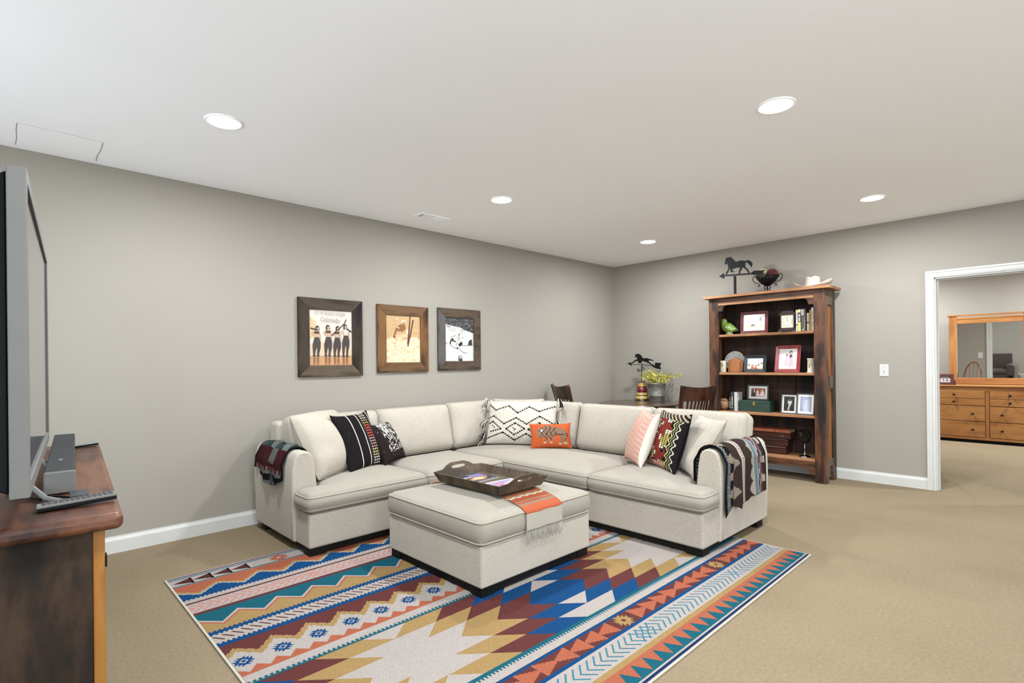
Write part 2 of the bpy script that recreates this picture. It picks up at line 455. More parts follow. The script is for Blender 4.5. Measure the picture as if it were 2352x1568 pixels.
for x, q in ((.944, 'at the television side'), (3.14, 'in the middle of the room'), (5.55, 'at the doorway side')): recessed(x, -1.2, 'added recessed ceiling lamp in an unseen row behind the camera, '+q, LAMP_W*.75)  # extra lamp row, out of view, added as fill for the near side
for x, y, q in ((10.3, 1.9, 'left of the dresser'), (10.3, -.5, 'right of the dresser mirror'), (8.3, -1.6, 'beside the doorway')): recessed(x, y, 'added unseen recessed ceiling lamp in the bedroom '+q, LAMP_W*1.9)  # lamps out of view, added to brighten the bedroom wall and dresser
# ceiling air vent
vt = empty('ceiling_air_vent', 'small white slotted air vent in the ceiling', 'air vent', (3.025, 4.225, H))
MB().box(-.165,.165,-.07,.07,-.005,0).build('frame', m_ceil, vt, .002)
MB().box(-.135,.0,-.045,.045,-.0055,-.005).build('duct_opening', plain('vent_dark',(95,92,86),.8), vt)
for i in range(22):
    x = -.12+i*.0115; MB().box(x-.0024, x+.0024, -.045, .045, -.009, -.0052).build('louvre', m_ceil, vt)
MB().box(-.003,.003,-.045,.045,-.011,-.0052).build('divider', m_ceil, vt)
# light switches
def switch(name, label, x, y, z, sx):
    t = empty(name, label, 'light switch', (x, y, z)); 
    MB().box(min(0,sx*.006), max(0,sx*.006), -.04, .04, -.063, .063).build('plate', m_trim, t, .002)
    MB().box(min(0,sx*.0075), max(0,sx*.0075), -.007, .007, -.013, .013).build('slot', plain('slot_grey',(200,198,192),.5), t)
    MB().box(min(0,sx*.016), max(0,sx*.016), -.0045, .0045, -.012, .004).build('toggle', m_trim, t, .001)
    for dz in (-.03, .03): MB().lathe([(.003,0),(.003,.001)], 10, mx=Matrix.Translation((sx*.006,0,dz)) @ Matrix.Rotation(sx*pi/2, 4, 'Y')).build('screw', m_silver, t)
switch('light_switch', 'white toggle light switch on the wall between bookcase and doorway', X0, 1.278, 1.194, -1)
switch('light_switch', 'white light switch on the bedroom wall, seen in the dresser mirror', X0+.125, 1.03, 1.2, 1)

# ------------------------------------------------------------------ rug
RX0, RX1, RY0, RY1, RZ = .705, 3.9, 1.165, 3.815, .008
WH, YE, MA, BL, OR, TE, NV, BR_ = (137,128,122), (126,101,64), (74,37,35), (8,50,88), (132,72,52), (14,68,80), (14,31,64), (62,30,29)
rug = empty('area_rug', 'multicoloured southwestern patterned area rug under the sofa and ottoman', 'rug', (0,0,0))
MB().box(RX0, RX1, RY0, RY1, .0004, RZ).build('rug_base', fabric('rug_binding', (160,152,138)), rug, .003)
S = []
def R(l, x0, x1, y0, y1, c):
    x0, x1 = max(x0, RX0+.012), min(x1, RX1-.012)
    if x1 > x0: S.append((l, [(x0,y0),(x1,y0),(x1,y1),(x0,y1)], c))
XA, XE = RX0+.012, RX1-.012
def G(l, poly, c):       # polygon clipped to the rug in x
    def clip(P, xc, sgn):
        o = []
        for i in range(len(P)):
            a, b = P[i-1], P[i]; ia, ib = sgn*(a[0]-xc) >= 0, sgn*(b[0]-xc) >= 0
            if ia != ib: t = (xc-a[0])/(b[0]-a[0]); o.append((xc, a[1]+t*(b[1]-a[1])))
            if ib: o.append(b)
        return o
    P = clip(poly, XA, 1)
    if len(P) > 2: P = clip(P, XE, -1)
    if len(P) > 2: S.append((l, P, c))
def zig(l, period, xpk, ylo, yhi, ybase, c, st=0.0):    # area between a zigzag line and y = ybase (strip by half period, steps of size st)
    k0 = math.floor((XA-xpk)/period)-1; k = k0
    while xpk+k*period < XE+period:
        for s_ in (0, 1):
            xa = xpk+k*period+s_*period/2; xb = xa+period/2; ya, yb = (yhi, ylo) if s_ == 0 else (ylo, yhi)
            if st:
                n = max(2, int(round(abs(yb-ya)/st))); P = [(xa, ya)]
                for i in range(n):
                    x2 = xa+(xb-xa)*(i+1)/n; y1 = ya+(yb-ya)*(i+1)/n
                    P += [(xa+(xb-xa)*(i+.5)/n+(.004 if i % 2 else -.004), y1 if yb < ya else ya+(yb-ya)*i/n), (x2, y1)]
            else: P = [(xa,ya),(xb,yb)]
            G(l, P+[(xb,ybase),(xa,ybase)], c)
        k += 1
def dentil(l, y, h, d, c, period=.023):
    x = XA
    while x < XE: R(l, x, x+period*.5, min(y,y+h*d), max(y,y+h*d), c); x += period
R(0, RX0, RX1, RY0+.01, RY1-.01, WH)
# far border
R(1, XA, XE, 3.788, 3.802, NV); R(1, XA, XE, 3.760, 3.772, TE); R(1, XA, XE, 3.636, 3.65, TE)
def flower(l, cx, cy, r, c, cin, ring=None):
    e = r*.70; P = []; cor = [(-e,0),(0,-e),(e,0),(0,e)]; nrm = [(-.7,-.7),(.7,-.7),(.7,.7),(-.7,.7)]
    for k in range(4):
        a, b = cor[k], cor[(k+1)%4]
        for i in range(3):
            p0 = (a[0]+(b[0]-a[0])*i/3, a[1]+(b[1]-a[1])*i/3); pm = (a[0]+(b[0]-a[0])*(i+.5)/3, a[1]+(b[1]-a[1])*(i+.5)/3)
            P += [(cx+p0[0], cy+p0[1]), (cx+pm[0]+nrm[k][0]*r*.42, cy+pm[1]+nrm[k][1]*r*.42)]
    G(l, P, c)
    if ring: q = r*.42; G(l+1, [(cx-q,cy),(cx,cy-q),(cx+q,cy),(cx,cy+q)], ring)
    q = r*.25; G(l+2, [(cx-q,cy),(cx,cy-q),(cx+q,cy),(cx,cy+q)], cin)
for fx in (.316, 1.349, 2.382, 3.415):
    flower(2, fx, 3.705, .07, OR, WH)
    for k in range(-1, 3):
        for s_ in (1, -1):
            if (k < 0 and not (s_ < 0 and fx == 1.349)) or (fx == .316 and s_ > 0): continue
            a = fx+s_*(.515-.107*k); xb = a-s_*.107; 
            G(2, [(a, 3.70), (xb, 3.752), (xb+s_*.01, 3.70), (xb, 3.652)], BR_)
            G(2, [(xb+s_*.012,3.752),(xb,3.752),(xb,3.652),(xb+s_*.012,3.652)], BR_)
# orange over yellow over blue zigzag
R(1, XA, XE, 3.40, 3.632, OR)
zig(2, .2365, .93, 3.478, 3.588, 3.40, YE, .022); zig(2.5, .2365, .93, 3.45, 3.560, 3.40, WH, .018); zig(3, .2365, .93, 3.434, 3.544, 3.40, BL, .018)
R(4, XA, XE, 3.345, 3.4, WH); dentil(5, 3.4, .012, -1, BL)
R(5, XA, XE, 3.325, 3.343, MA); R(5, XA, XE, 3.158, 3.188, MA)
def chevrons(l, yc, hh, x0, x1, per, c, wd, lean, d):      # row of arrows whose tips point along d
    x = x0
    while x <= x1+1e-6:
        for sg in (1, -1):
            for q in stroke([(x-d*lean, yc+sg*hh), (x, yc)], wd): G(l+(.3 if sg > 0 else .6)+(.07 if d > 0 else 0), q, c)
        x += per
PK = (166,92,82)
chevrons(5, 3.255, .05, .74, 1.43, .0425, PK, .008, .05, 1); chevrons(5, 3.255, .05, 1.375, 2.45, .0425, PK, .008, .05, -1); chevrons(5, 3.255, .05, 2.35, 3.45, .0425, PK, .008, .05, 1)
R(4, XA, XE, 2.9, 3.158, YE); zig(5, .2035, .908, 2.955, 3.058, 3.158, OR); zig(6, .2035, .908, 2.972, 3.075, 3.158, WH); zig(7, .2035, .908, 2.992, 3.098, 3.158, TE)
R(8, XA, XE, 3.156, 3.163, MA)
R(6, XA, XE, 2.872, 2.898, BL); dentil(7, 2.898, .012, 1, BL); dentil(7, 2.872, .012, -1, BL)
x = XA
while x < XE:
    G(6, [(x, 2.843),(x+.011, 2.843),(x+.049, 2.789),(x+.038, 2.789)], MA); x += .0425
R(5, XA, XE, 2.735, 2.755, BL); dentil(6, 2.755, .012, 1, BL)
R(5, XA, XE, 2.56, 2.74, MA); R(6, XA, XE, 2.722, 2.742, BL)
zig(7, .1706, .761, 2.583, 2.672, 2.4, YE, .017); zig(8, .1706, .761, 2.535, 2.632, 2.4, WH, .02)
k = 0
for k in range(22):
    cx, cy = .761+.1706*k, 2.518
    if cx > XE: break
    flower(9, cx, cy, .05, BL, BL, WH)
zig(9, .0853, .712, 2.412, 2.459, 2.393, OR)
R(9, XA, XE, 2.33, 2.393, WH); R(9, XA, XE, 2.31, 2.322, TE); dentil(10, 2.322, .016, 1, TE)
# centre field: stepped stars
XW, HP, ST, RW = 1.34, .937, .2343, .1035
R(1, XA, XE, 1.685, 2.31, WH)
for xw in (XW-2*HP, XW, XW+2*HP):
    for sx in (1, -1):
        for sy in (1, -1):
            for k in range(3):
                bi, bo = ST-.1171*k, ST-.1171*k+.1171; yi, yo = 2.0+sy*RW*k, 2.0+sy*RW*(k+1)
                for m_, c in enumerate((YE, MA, BL)):
                    P = [(bi+m_*ST, yi), (bi+(m_+1)*ST, yi), (bo+(m_+1)*ST, yo), (bo+m_*ST, yo)]
                    Q = []
                    for i in range(len(P)):                     # clip at half period
                        a, b = P[i-1], P[i]
                        if (a[0] <= HP) != (b[0] <= HP): t = (HP-a[0])/(b[0]-a[0]); Q.append((HP, a[1]+t*(b[1]-a[1])))
                        if b[0] <= HP: Q.append(b)
                    if len(Q) > 2: G(2, [(xw+sx*p[0], p[1]) for p in Q], c)
R(3, XA, XE, 1.672, 1.694, TE); dentil(4, 1.672, .014, -1, TE, .02)
R(2, XA, XE, 1.61, 1.672, WH)
# near border
R(2, XA, XE, 1.468, 1.612, BL); R(3, XA, XE, 1.49, 1.592, MA)
for fx in (1.218, 2.251, 3.284, 4.317):
    flower(4, fx, 1.54, .062, YE, MA)
    for k in range(4):
        for s_ in (1, -1):
            a = fx+s_*(.517-.107*k); xb = a-s_*.107; n = 6; T_ = [(xb, 1.592)]; B_ = [(xb, 1.49)]
            for q in range(n):
                x_ = xb+(a-xb)*(q+1)/n*1.12; h0 = .051*(1-q/n); h1 = .051*(1-(q+1)/n)
                T_ += [(xb+(a-xb)*(q+.8)/n*1.12, 1.541+h0*.98), (x_, 1.541+h1)]; B_ += [(xb+(a-xb)*(q+.8)/n*1.12, 1.541-h0*.98), (x_, 1.541-h1)]
            G(4+.5*(k % 2)+(.2 if s_ > 0 else 0), T_+B_[::-1][1:], OR)
TC = (46,92,108)
chevrons(4, 1.4, .047, 1.02, 2.30, .0475, TC, .008, .05, -1); chevrons(4, 1.4, .047, 2.20, 3.26, .0475, TC, .008, .05, 1); chevrons(4, 1.4, .047, 3.20, 3.86, .0475, TC, .008, .05, -1)
R(4, XA, XE, 1.305, 1.335, YE); R(4, XA, XE, 1.2, 1.305, OR); zig(5, .0875, 1.847, 1.208, 1.292, 1.2, TE)
R(6, XA, XE, RY0+.008, 1.2, WH); R(7, XA, XE, 1.176, 1.19, NV)
flat_print('pattern', S, lambda u, v, h: (u, v, RZ+.0003+h), attr_mat('rug_pile', .95, .26, 150, .1, gain=1.0), rug, .00012, 0)

# ------------------------------------------------------------------ sectional sofa
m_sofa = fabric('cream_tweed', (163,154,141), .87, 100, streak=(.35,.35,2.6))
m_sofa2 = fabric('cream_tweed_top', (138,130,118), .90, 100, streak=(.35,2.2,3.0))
m_sofab = fabric('cream_tweed_back', (160,151,138), .88, 100, streak=(.35,2.6,.35))
m_pipe = fabric('cream_piping', (146,138,124), .85)
sofa = empty('sectional_sofa', 'large cream tweed L-shaped sectional sofa in the room corner', 'sofa')
SX0, SY1, SXB, SY0 = 1.49, 4.55, 4.38, 1.64        # outer left, back along wall, back of the right wing, right end
FA, FB = 3.54, 3.32                                # front of left wing (y), front of right wing (x)
bs = MB(); bs.prism([(SX0,FA),(FB,FA),(FB,SY0),(SXB,SY0),(SXB,SY1),(SX0,SY1)], .062, .30)
bs.build('base', m_sofa, sofa, .018, seg=3)
MB().prism([(SX0+.03,FA+.025),(FB+.025,FA+.025),(FB+.025,SY0+.03),(SXB-.05,SY0+.05),(SXB-.05,SY1-.05),(SX0+.05,SY1-.05)], .022, .064).build('under_frame', m_black, sofa)
for (a, b, c, d, z) in ((1.5,1.62,3.555,3.66,.009),(1.51,1.59,4.42,4.5,0.0),(3.335,3.44,1.655,1.77,.009),(4.25,4.36,1.655,1.74,0),(4.25,4.36,4.4,4.5,0),(3.34,3.44,3.6,3.7,.009)):
    MB().box(a,b,c,d,z,.063).build('leg', m_black, sofa, .004)
# arms: tapered, rounded top
def arm_profile(wd, bul=.012):
    P = [(0,.062),(-bul*.4,.2),(-bul,.42),(-bul*.6,.58)]
    for i in range(9):
        a = pi-pi*i/8; P.append((wd*.44+cos(a)*wd*.40, .635+sin(a)*.062))
    P += [(wd*.9,.58),(wd*.98,.44),(wd,.3),(wd,.062)]
    return P
ap_ = arm_profile(.175)
MB().prism([(SX0-.012+p[0], p[1]) for p in ap_], 3.765, SY1-.01, 'y').build('arm', m_sofa, sofa, .014, smooth=False, seg=3)
MB().prism([(SY0-.012+p[0], p[1]) for p in ap_], 3.545, SXB+.01, 'x').build('arm', m_sofa, sofa, .014, smooth=False, seg=3)
for o in [c for c in sofa.children if c.name.startswith('arm')]:
    o.modifiers['bevel'].limit_method = 'ANGLE'
MB().tube([(SX0-.013, 3.80, z) for z in (.07,.2,.35,.5,.6)]+[(SX0+.02,3.80,.675),(SX0+.075,3.80,.700),(SX0+.13,3.80,.67)], .003, 6).build('arm_seam', m_pipe, sofa)
MB().tube([(3.58, SY0-.013, z) for z in (.07,.2,.35,.5,.6)]+[(3.58,SY0+.02,.675),(3.58,SY0+.075,.700),(3.58,SY0+.13,.67)], .003, 6).build('arm_seam', m_pipe, sofa)
# back frames
def backframe(pts, z1): return MB().prism(pts, .28, z1).build('back_frame', m_sofa, sofa, .035, seg=4)
backframe([(1.60,4.40),(4.15,4.40),(4.15,4.565),(1.60,4.565)], .855)
backframe([(4.225,1.80),(4.395,1.80),(4.395,4.565),(4.225,4.565)], .855)
# seat cushions
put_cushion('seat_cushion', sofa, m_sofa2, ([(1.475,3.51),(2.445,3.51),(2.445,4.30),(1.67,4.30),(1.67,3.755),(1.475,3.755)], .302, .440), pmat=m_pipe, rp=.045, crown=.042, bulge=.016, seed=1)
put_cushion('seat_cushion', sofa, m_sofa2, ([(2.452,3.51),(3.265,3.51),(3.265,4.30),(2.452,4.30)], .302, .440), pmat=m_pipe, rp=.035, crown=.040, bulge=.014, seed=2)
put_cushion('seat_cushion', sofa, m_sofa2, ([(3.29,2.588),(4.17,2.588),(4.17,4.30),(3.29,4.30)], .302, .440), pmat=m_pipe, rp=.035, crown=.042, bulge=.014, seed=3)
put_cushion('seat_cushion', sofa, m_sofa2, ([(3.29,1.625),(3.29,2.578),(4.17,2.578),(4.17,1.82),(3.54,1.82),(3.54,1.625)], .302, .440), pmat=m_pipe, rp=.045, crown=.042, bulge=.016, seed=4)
# back cushions: local x = width, y = height, z = thickness (front = +z)
def frame_mx(origin, ux, uy):
    ux, uy = Vector(ux).normalized(), Vector(uy).normalized(); uz = ux.cross(uy)
    return Matrix(((ux.x,uy.x,uz.x,origin[0]),(ux.y,uy.y,uz.y,origin[1]),(ux.z,uy.z,uz.z,origin[2]),(0,0,0,1)))
def back_c(x0, x1, wing, seed, h=.445, zb=.452, t=.19, top_in=0.0):
    wd = x1-x0
    outl = [(0,0),(wd,0),(wd-top_in,h),(top_in,h)] if top_in else [(0,0),(wd,0),(wd,h),(0,h)]
    if wing == 'A': mx = frame_mx((x0, 4.315, zb), (1,0,0), (0,.22,1))
    else: mx = frame_mx((4.165, x1, zb), (0,-1,0), (.22,0,1))
    return put_cushion('back_cushion', sofa, m_sofab, (outl, -t/2, t/2), mx, pmat=m_pipe, rp=.05, crown=.035, bulge=.012, er=.06, crown_bot=.01, seed=seed, edge=.55)
back_c(1.66, 2.47, 'A', 11, zb=.45); back_c(2.475, 3.275, 'A', 12); back_c(3.285, 4.0, 'A', 13, h=.455)
back_c(3.37, 4.02, 'B', 14, h=.45); back_c(2.525, 3.345, 'B', 15); back_c(1.70, 2.518, 'B', 16)

# ------------------------------------------------------------------ ottoman
ot = empty('ottoman', 'square cream tweed ottoman on the rug in front of the sofa', 'ottoman', (0,0,0))
OX0, OX1, OY0, OY1 = 1.895, 2.865, 2.225, 3.19
MB().box(OX0, OX1, OY0, OY1, .062, .298).build('base', m_sofa, ot, .014, seg=3)
MB().box(OX0+.018, OX1-.018, OY0+.018, OY1-.018, .018, .063).build('under_frame', m_black, ot)
for a in (OX0+.012, OX1-.112):
    for b in (OY0+.012, OY1-.112): MB().box(a, a+.1, b, b+.1, .0095, .063).build('leg', m_black, ot, .003)
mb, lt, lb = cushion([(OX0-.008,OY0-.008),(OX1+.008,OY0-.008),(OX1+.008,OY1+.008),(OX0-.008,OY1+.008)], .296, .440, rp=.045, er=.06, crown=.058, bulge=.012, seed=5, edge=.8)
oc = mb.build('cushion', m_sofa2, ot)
for L in (lt, lb): MB().tube(thin(L), .0058, 6, closed=True).build('piping', m_pipe, oc)
def otto_top(x, y):
    d = max(0, min(x-OX0+.008, OX1+.008-x, y-OY0+.008, OY1+.008-y)); T = .072
    t = T*(.8+.2*sqrt(max(0, 1-(1-min(1, d/.06))**2))); c = min(1, d/.49); return .368+t+.058*c*(2-c)+.001

# ------------------------------------------------------------------ pillows
def grid_pillow(name, label, BLc, BRc, TLc, thick, colf, cat='pillow', back=(205,197,182), n=72, mat=None, pinch=.07, parent=None, sag=0.0, w=None, h=None, ear=.0, wr=.006, seed=0, power=.42):
    BLc, BRc, TLc = Vector(BLc), Vector(BRc), Vector(TLc)
    ux = BRc-BLc; W = w or ux.length; ux.normalize(); uy = TLc-BLc; uy -= ux*uy.dot(ux); Hh = h or uy.length; uy.normalize(); uz = ux.cross(uy)
    o3 = BLc+ux*W/2
    m = MB(); vs = []; fs = []; cols = []
    def pos(u, v, side):
        a, b = 2*u-1, 2*v-1
        x = a*W/2*(1-pinch*(1-b*b)**1.0*abs(a)**3 + ear*(abs(a)*abs(b))**6); y = b*Hh/2*(1-pinch*(1-a*a)*abs(b)**3 + ear*(abs(a)*abs(b))**6)
        q = max(0, (1-a*a)*(1-b*b)); t = thick/2*q**power*(1+sag*(-b))
        t += wr*(vn(u*5+seed, v*5, seed)-.5)*min(1, q*4)
        return Vector((x, y+Hh/2, side*t))
    for side in (1, -1):
        base = len(vs)
        for j in range(n+1):
            for i in range(n+1): vs.append(pos(i/n, j/n, side))
        for j in range(n):
            for i in range(n):
                q = [base+j*(n+1)+i, base+j*(n+1)+i+1, base+(j+1)*(n+1)+i+1, base+(j+1)*(n+1)+i]
                fs.append(q if side == 1 else q[::-1]); cols.append(colf((i+.5)/n, (j+.5)/n) if side == 1 else back)
    for f, c in zip(fs, cols): m.f.append(f); m.c.append(c); m.sm.append(True)
    m.v = [tuple(p) for p in vs]
    ob = m.build(name, mat or attr_mat('pillow_cloth', .95, .08, 300, .1), parent)
    ob.matrix_world = Matrix(((ux.x,uy.x,uz.x,o3.x),(ux.y,uy.y,uz.y,o3.y),(ux.z,uy.z,uz.z,o3.z),(0,0,0,1)))
    if not parent: tag(ob, label, cat, 'throw pillows on the sofa')
    return ob, pos, W, Hh
# big cream loose cushion by the left arm
CR = (163,155,142)
def creamc(u, v): return CR
def edge_pipe(ob, pos, mat, r=.004):
    L = []
    for k in range(4):
        for i in range(24):
            t = i/24; u, v = [(t,0),(1,t),(1-t,1),(0,1-t)][k]; L.append(pos(u, v, 0))
    MB().tube(L, r, 6, closed=True).build('piping', mat, ob)
ob, pos, _, _ = grid_pillow('throw_pillow', 'large plain cream pillow leaning by the left arm of the sofa', (1.69,3.83,.462), (2.14,4.08,.462), (1.655,4.09,.915), .30, creamc, n=40, mat=m_sofab, pinch=-.02, wr=.02, seed=3, h=.53, w=.54); edge_pipe(ob, pos, m_pipe)
def striped(u, v):
    K = (24,20,20); 
    for a, b in ((.30,.325),(.525,.548),(.90,.92)):
        if a < u < b: return (214,204,194)
    if .60 < u < .84:
        if .60 < u < .625 or .815 < u < .84: return (58,56,64)
        q = (v*1.0); pal = (212,200,170) if q > .86 else (176,150,92) if q > .74 else (206,86,72) if q > .5 else (196,150,142) if q > .30 else (206,190,120) if q > .16 else (210,200,190)
        a = (u-.625)/.19*3 % 1; b = v*20 % 1
        d = abs(a-.5)+abs(b-.5)
        return pal if (.18 < d < .42 or d < .08) else K
    return K if vn(u*60, v*60) < .93 else (60,52,50)
grid_pillow('throw_pillow', 'black pillow with white stripes and a coral embroidered band', (1.955,3.845,.468), (2.36,4.05,.468), (1.91,4.03,.91), .13, striped, back=(22,18,18), n=100, pinch=.06, ear=.06, w=.47, h=.475)
def cow(u, v):
    K = (34,26,24); s_ = vn(u*44+v*8, v*26-u*6, 3)*.55+vn(u*90, v*60, 4)*.45; k = vn(u*4+2, v*4, 9)
    th = .60-.16*max(0, (v*.7+u*.3-.35))-.22*(k-.5)
    if u < .22 or v < .22: th += .25
    return (214,208,202) if s_ > th+.02 else ((120,112,108) if s_ > th-.02 else K)
grid_pillow('throw_pillow', 'small dark cowhide pillow with white flecks', (2.33,3.965,.466), (2.655,4.17,.466), (2.27,4.13,.78), .15, cow, back=(26,20,19), n=120, pinch=.05, ear=.06, w=.385, h=.37)
# shaggy cream pillow with black zigzags and tassels
def shag_pts(seq, x, y):
    for (a, b) in zip(seq[:-1], seq[1:]):
        dx, dy = b[0]-a[0], b[1]-a[1]; L2 = dx*dx+dy*dy; t = max(0, min(1, ((x-a[0])*dx+(y-a[1])*dy)/L2))
        if (x-a[0]-t*dx)**2+((y-a[1]-t*dy)*.72)**2 < .0125**2 and (t*sqrt(L2)*26) % 1 < .74: return True
    return False
def px(x, y): return ((x-345)/890.0, (755-y)/ (520.0))
Z1 = [px(*q) for q in [(345,280),(465,365),(635,310),(765,400),(905,320),(1035,375),(1230,295)]]
Z2 = [px(*q) for q in [(350,460),(440,435),(600,530),(755,460),(890,530),(1050,435),(1235,515)]]
Z3 = [px(*q) for q in [(380,520),(435,500),(560,590),(400,620)]]
Z4 = [px(*q) for q in [(630,590),(745,520),(870,585),(740,655),(630,590)]]
Z5 = [px(*q) for q in [(345,700),(590,630),(740,715),(890,640),(1050,720),(1235,640)]]
Z6 = [px(*q) for q in [(915,590),(1050,510),(1150,585),(1050,650),(915,590)]]
def shagc(u, v):
    for z in (Z1,Z2,Z3,Z4,Z5,Z6):
        if shag_pts(z, u, v): return (32,30,30)
    for c in ((.10,.40),(.13,.36),(.425,.345),(.455,.32),(.44,.30)):
        if (u-c[0])**2+((v-c[1])*.7)**2 < .011**2: return (32,30,30)
    return (204,196,182) if vn(u*90, v*70) > .35 else (188,178,163)
m_shag = attr_mat('shag_wool', 1.0, .1, 220, .05, bump=1.0)
ob, pos, _, _ = grid_pillow('throw_pillow', 'shaggy cream pillow with black zigzags and tassels in the sofa corner', (3.60,4.13,.482), (3.945,3.50,.482), (3.69,4.27,.905), .2, shagc, back=(214,205,190), n=120, mat=m_shag, pinch=.03, wr=.012, seed=5, w=.73, h=.455)
for u, v in ((0,1),(1,1),(0,.5),(1,.52),(0,.2),(0,.02),(1,.05)):
    base = pos(u, v, 0); sg = -1 if u == 0 else 1; tb = MB()
    for k in range(16):
        r_ = random.Random(k*31+int(u*7+v*100)); dx, dy, dz = sg*(.02+.05*r_.random()), -.04-.05*r_.random(), .02+.04*r_.random()
        if v > .9: up_ = .02
        else: up_ = .008
        tb.tube([base, base+Vector((dx*.5, up_, dz*.8)), base+Vector((dx, dy*.5, dz)), base+Vector((dx*1.1, dy, dz))], .0032, 4, col=(30,28,28) if k % 3 else (215,208,195))
    tb.build('tassel', attr_mat('tassel_yarn', .95, .05, 200), ob)
ob, pos, _, _ = grid_pillow('throw_pillow', 'plain cream pillow tucked behind the shaggy zigzag pillow', (3.72,4.20,.50), (4.07,3.60,.50), (3.80,4.33,.945), .24, creamc, n=40, mat=m_sofab, pinch=.05, wr=.02, seed=8, w=.56, h=.45); edge_pipe(ob, pos, m_pipe)
# orange bison pillow
def bx(L): return [((x-950)/502.0, (826-y)/314.0) for x, y in L]
BIS = bx([(1012,610),(1030,590),(1075,580),(1100,560),(1135,545),(1180,550),(1230,560),(1300,575),(1345,590),(1380,610),(1395,640),(1400,700),(1395,770),(1360,778),(1365,720),(1345,690),(1335,740),(1330,785),(1295,785),(1310,730),(1300,680),(1265,670),(1235,685),(1225,720),(1215,765),(1185,765),(1190,725),(1170,690),(1150,720),(1140,768),(1105,768),(1115,735),(1130,700),(1100,700),(1075,715),(1050,705),(1025,670)])
TAILB = bx([(1385,640),(1405,640),(1415,690),(1400,695),(1395,660)])
HORN = bx([(1078,600),(1090,590),(1100,610),(1085,628),(1072,622)])
HOOF = [bx(q) for q in ([(1350,760),(1398,755),(1400,780),(1350,780)], [(1290,768),(1330,768),(1330,790),(1288,788)], [(1183,752),(1215,752),(1215,770),(1180,770)], [(1103,752),(1140,752),(1140,770),(1100,770)])]
def bison(u, v):
    if inpoly(u, v, HORN): return (224,214,196)
    for hf in HOOF:
        if inpoly(u, v, hf): return (170,156,120)
    if inpoly(u, v, TAILB): return (88,40,34)
    if inpoly(u, v, BIS):
        s_ = (u*9+sin(v*14)*.5+.3*vn(u*12, v*12)) % 1
        if .2 < u < .62 and v > .3 and s_ < .22: return (58,44,38)
        if .62 < u < .85 and abs(v-.52) < .02: return (72,34,30)
        return (128,102,82) if vn(u*50, v*30) > .3 else (106,82,64)
    return (180,84,46) if vn(u*60, v*60) > .25 else (166,74,38)
grid_pillow('throw_pillow', 'small orange pillow with a brown bison', (3.695,3.575,.478), (3.995,3.315,.478), (3.745,3.64,.715), .11, bison, back=(168,76,40), n=130, pinch=.05, ear=.05, w=.40, h=.245)
# right hand pillows
def pink(u, v):
    B, Lc = (186,118,98), (222,200,184)
    a = u*4.0; k = math.floor(a+v*.6); f_ = (a+v*.6) % 1
    ph = (v*26+(f_ if int(k) % 2 else 1-f_)*7) % 1
    if u > .93: return (214,204,190)
    return Lc if ph < .42 else B
grid_pillow('throw_pillow', 'pink and white herringbone pillow on the right wing of the sofa', (3.915,2.645,.472), (3.655,2.325,.472), (4.01,2.50,.90), .15, pink, back=(208,199,184), n=110, pinch=.05, ear=.05, w=.42, h=.445)
def kilim(u, v):
    K = (30,24,24)
    if v > .86:
        a = (u*9+v*14) % 1; return (150,140,140) if a < .3 else (190,160,90) if a < .45 else K
    if u > .76:
        for k, c in enumerate(((206,192,130),(128,132,84),(200,190,170))):
            z = .805+k*.06+.028*sin(v*46); 
            if abs(u-z) < .012: return c
        return K
    if v < .10:
        return (170,60,44) if (u*14) % 1 < .5 else (206,190,170)
    i, j = int(u*13), int(v*30); fu, fv = u*13 % 1, v*30 % 1
    if fu < .16: return K
    h_ = vn(i*3.7+.5, (j//2)*2.3+.5, 5)
    dd = abs((i % 6)-2.5)*.9+abs(((j+i//6*7) % 14)-7)*.42
    if dd < 2.1: c = (176,160,84) if h_ > .4 else (206,196,176)
    elif dd < 3.1 and h_ > .55: c = (212,204,192)
    elif h_ < .22: c = K
    else: c = (142,52,40)
    if fv < .22: c = tuple(int(x*.45) for x in c)
    return c
grid_pillow('throw_pillow', 'dark red and black woven kilim pillow', (3.86,2.385,.472), (3.62,2.025,.472), (3.94,2.255,.885), .16, kilim, back=(18,15,16), n=130, pinch=.05, ear=.06, w=.455, h=.455)
ob, pos, _, _ = grid_pillow('throw_pillow', 'plain cream pillow against the right arm of the sofa', (3.915,2.19,.468), (3.62,1.865,.468), (4.13,2.06,.885), .18, creamc, n=48, mat=m_sofab, pinch=.05, ear=.05, wr=.022, seed=12, w=.47, h=.47); edge_pipe(ob, pos, m_pipe)

# ------------------------------------------------------------------ throw blankets over the arms
def drape(name, label, prof, t0, t1, hem, colf, axis, nt_=46, ns=60, fold=.006, seed=0):
    """cloth over an arm: prof(s) -> (across, z) for s in 0..1; hem(t) trims the outer end; axis = direction along the arm"""
    m = MB(); vs = []; fs = []
    for j in range(ns+1):
        for i in range(nt_+1):
            t = i/nt_; s_ = (j/ns)*hem(t); a, z, na, nz = prof(s_)
            along = t0+(t1-t0)*t + .02*(vn(s_*4, t*2, seed)-.5) 
            wv = fold*(sin(t*13+s_*3+seed)+.6*sin(t*29+s_*5))*min(1, s_*1.4+.15)+.004+fold
            a, z = a+na*wv, z+nz*wv
            vs.append((along, a, z) if axis == 'x' else (a, along, z))
    for j in range(ns):
        for i in range(nt_):
            k = j*(nt_+1)+i; m.f.append([k, k+1, k+nt_+2, k+nt_+1]); m.sm.append(True)
            m.c.append(colf((i+.5)/nt_, (j+.5)/ns*hem((i+.5)/nt_)))
    m.v = vs
    o = m.build(name, attr_mat('blanket_wool', 1.0, .12, 350, .05), None, solid=.006)
    return tag(o, label, 'blanket')
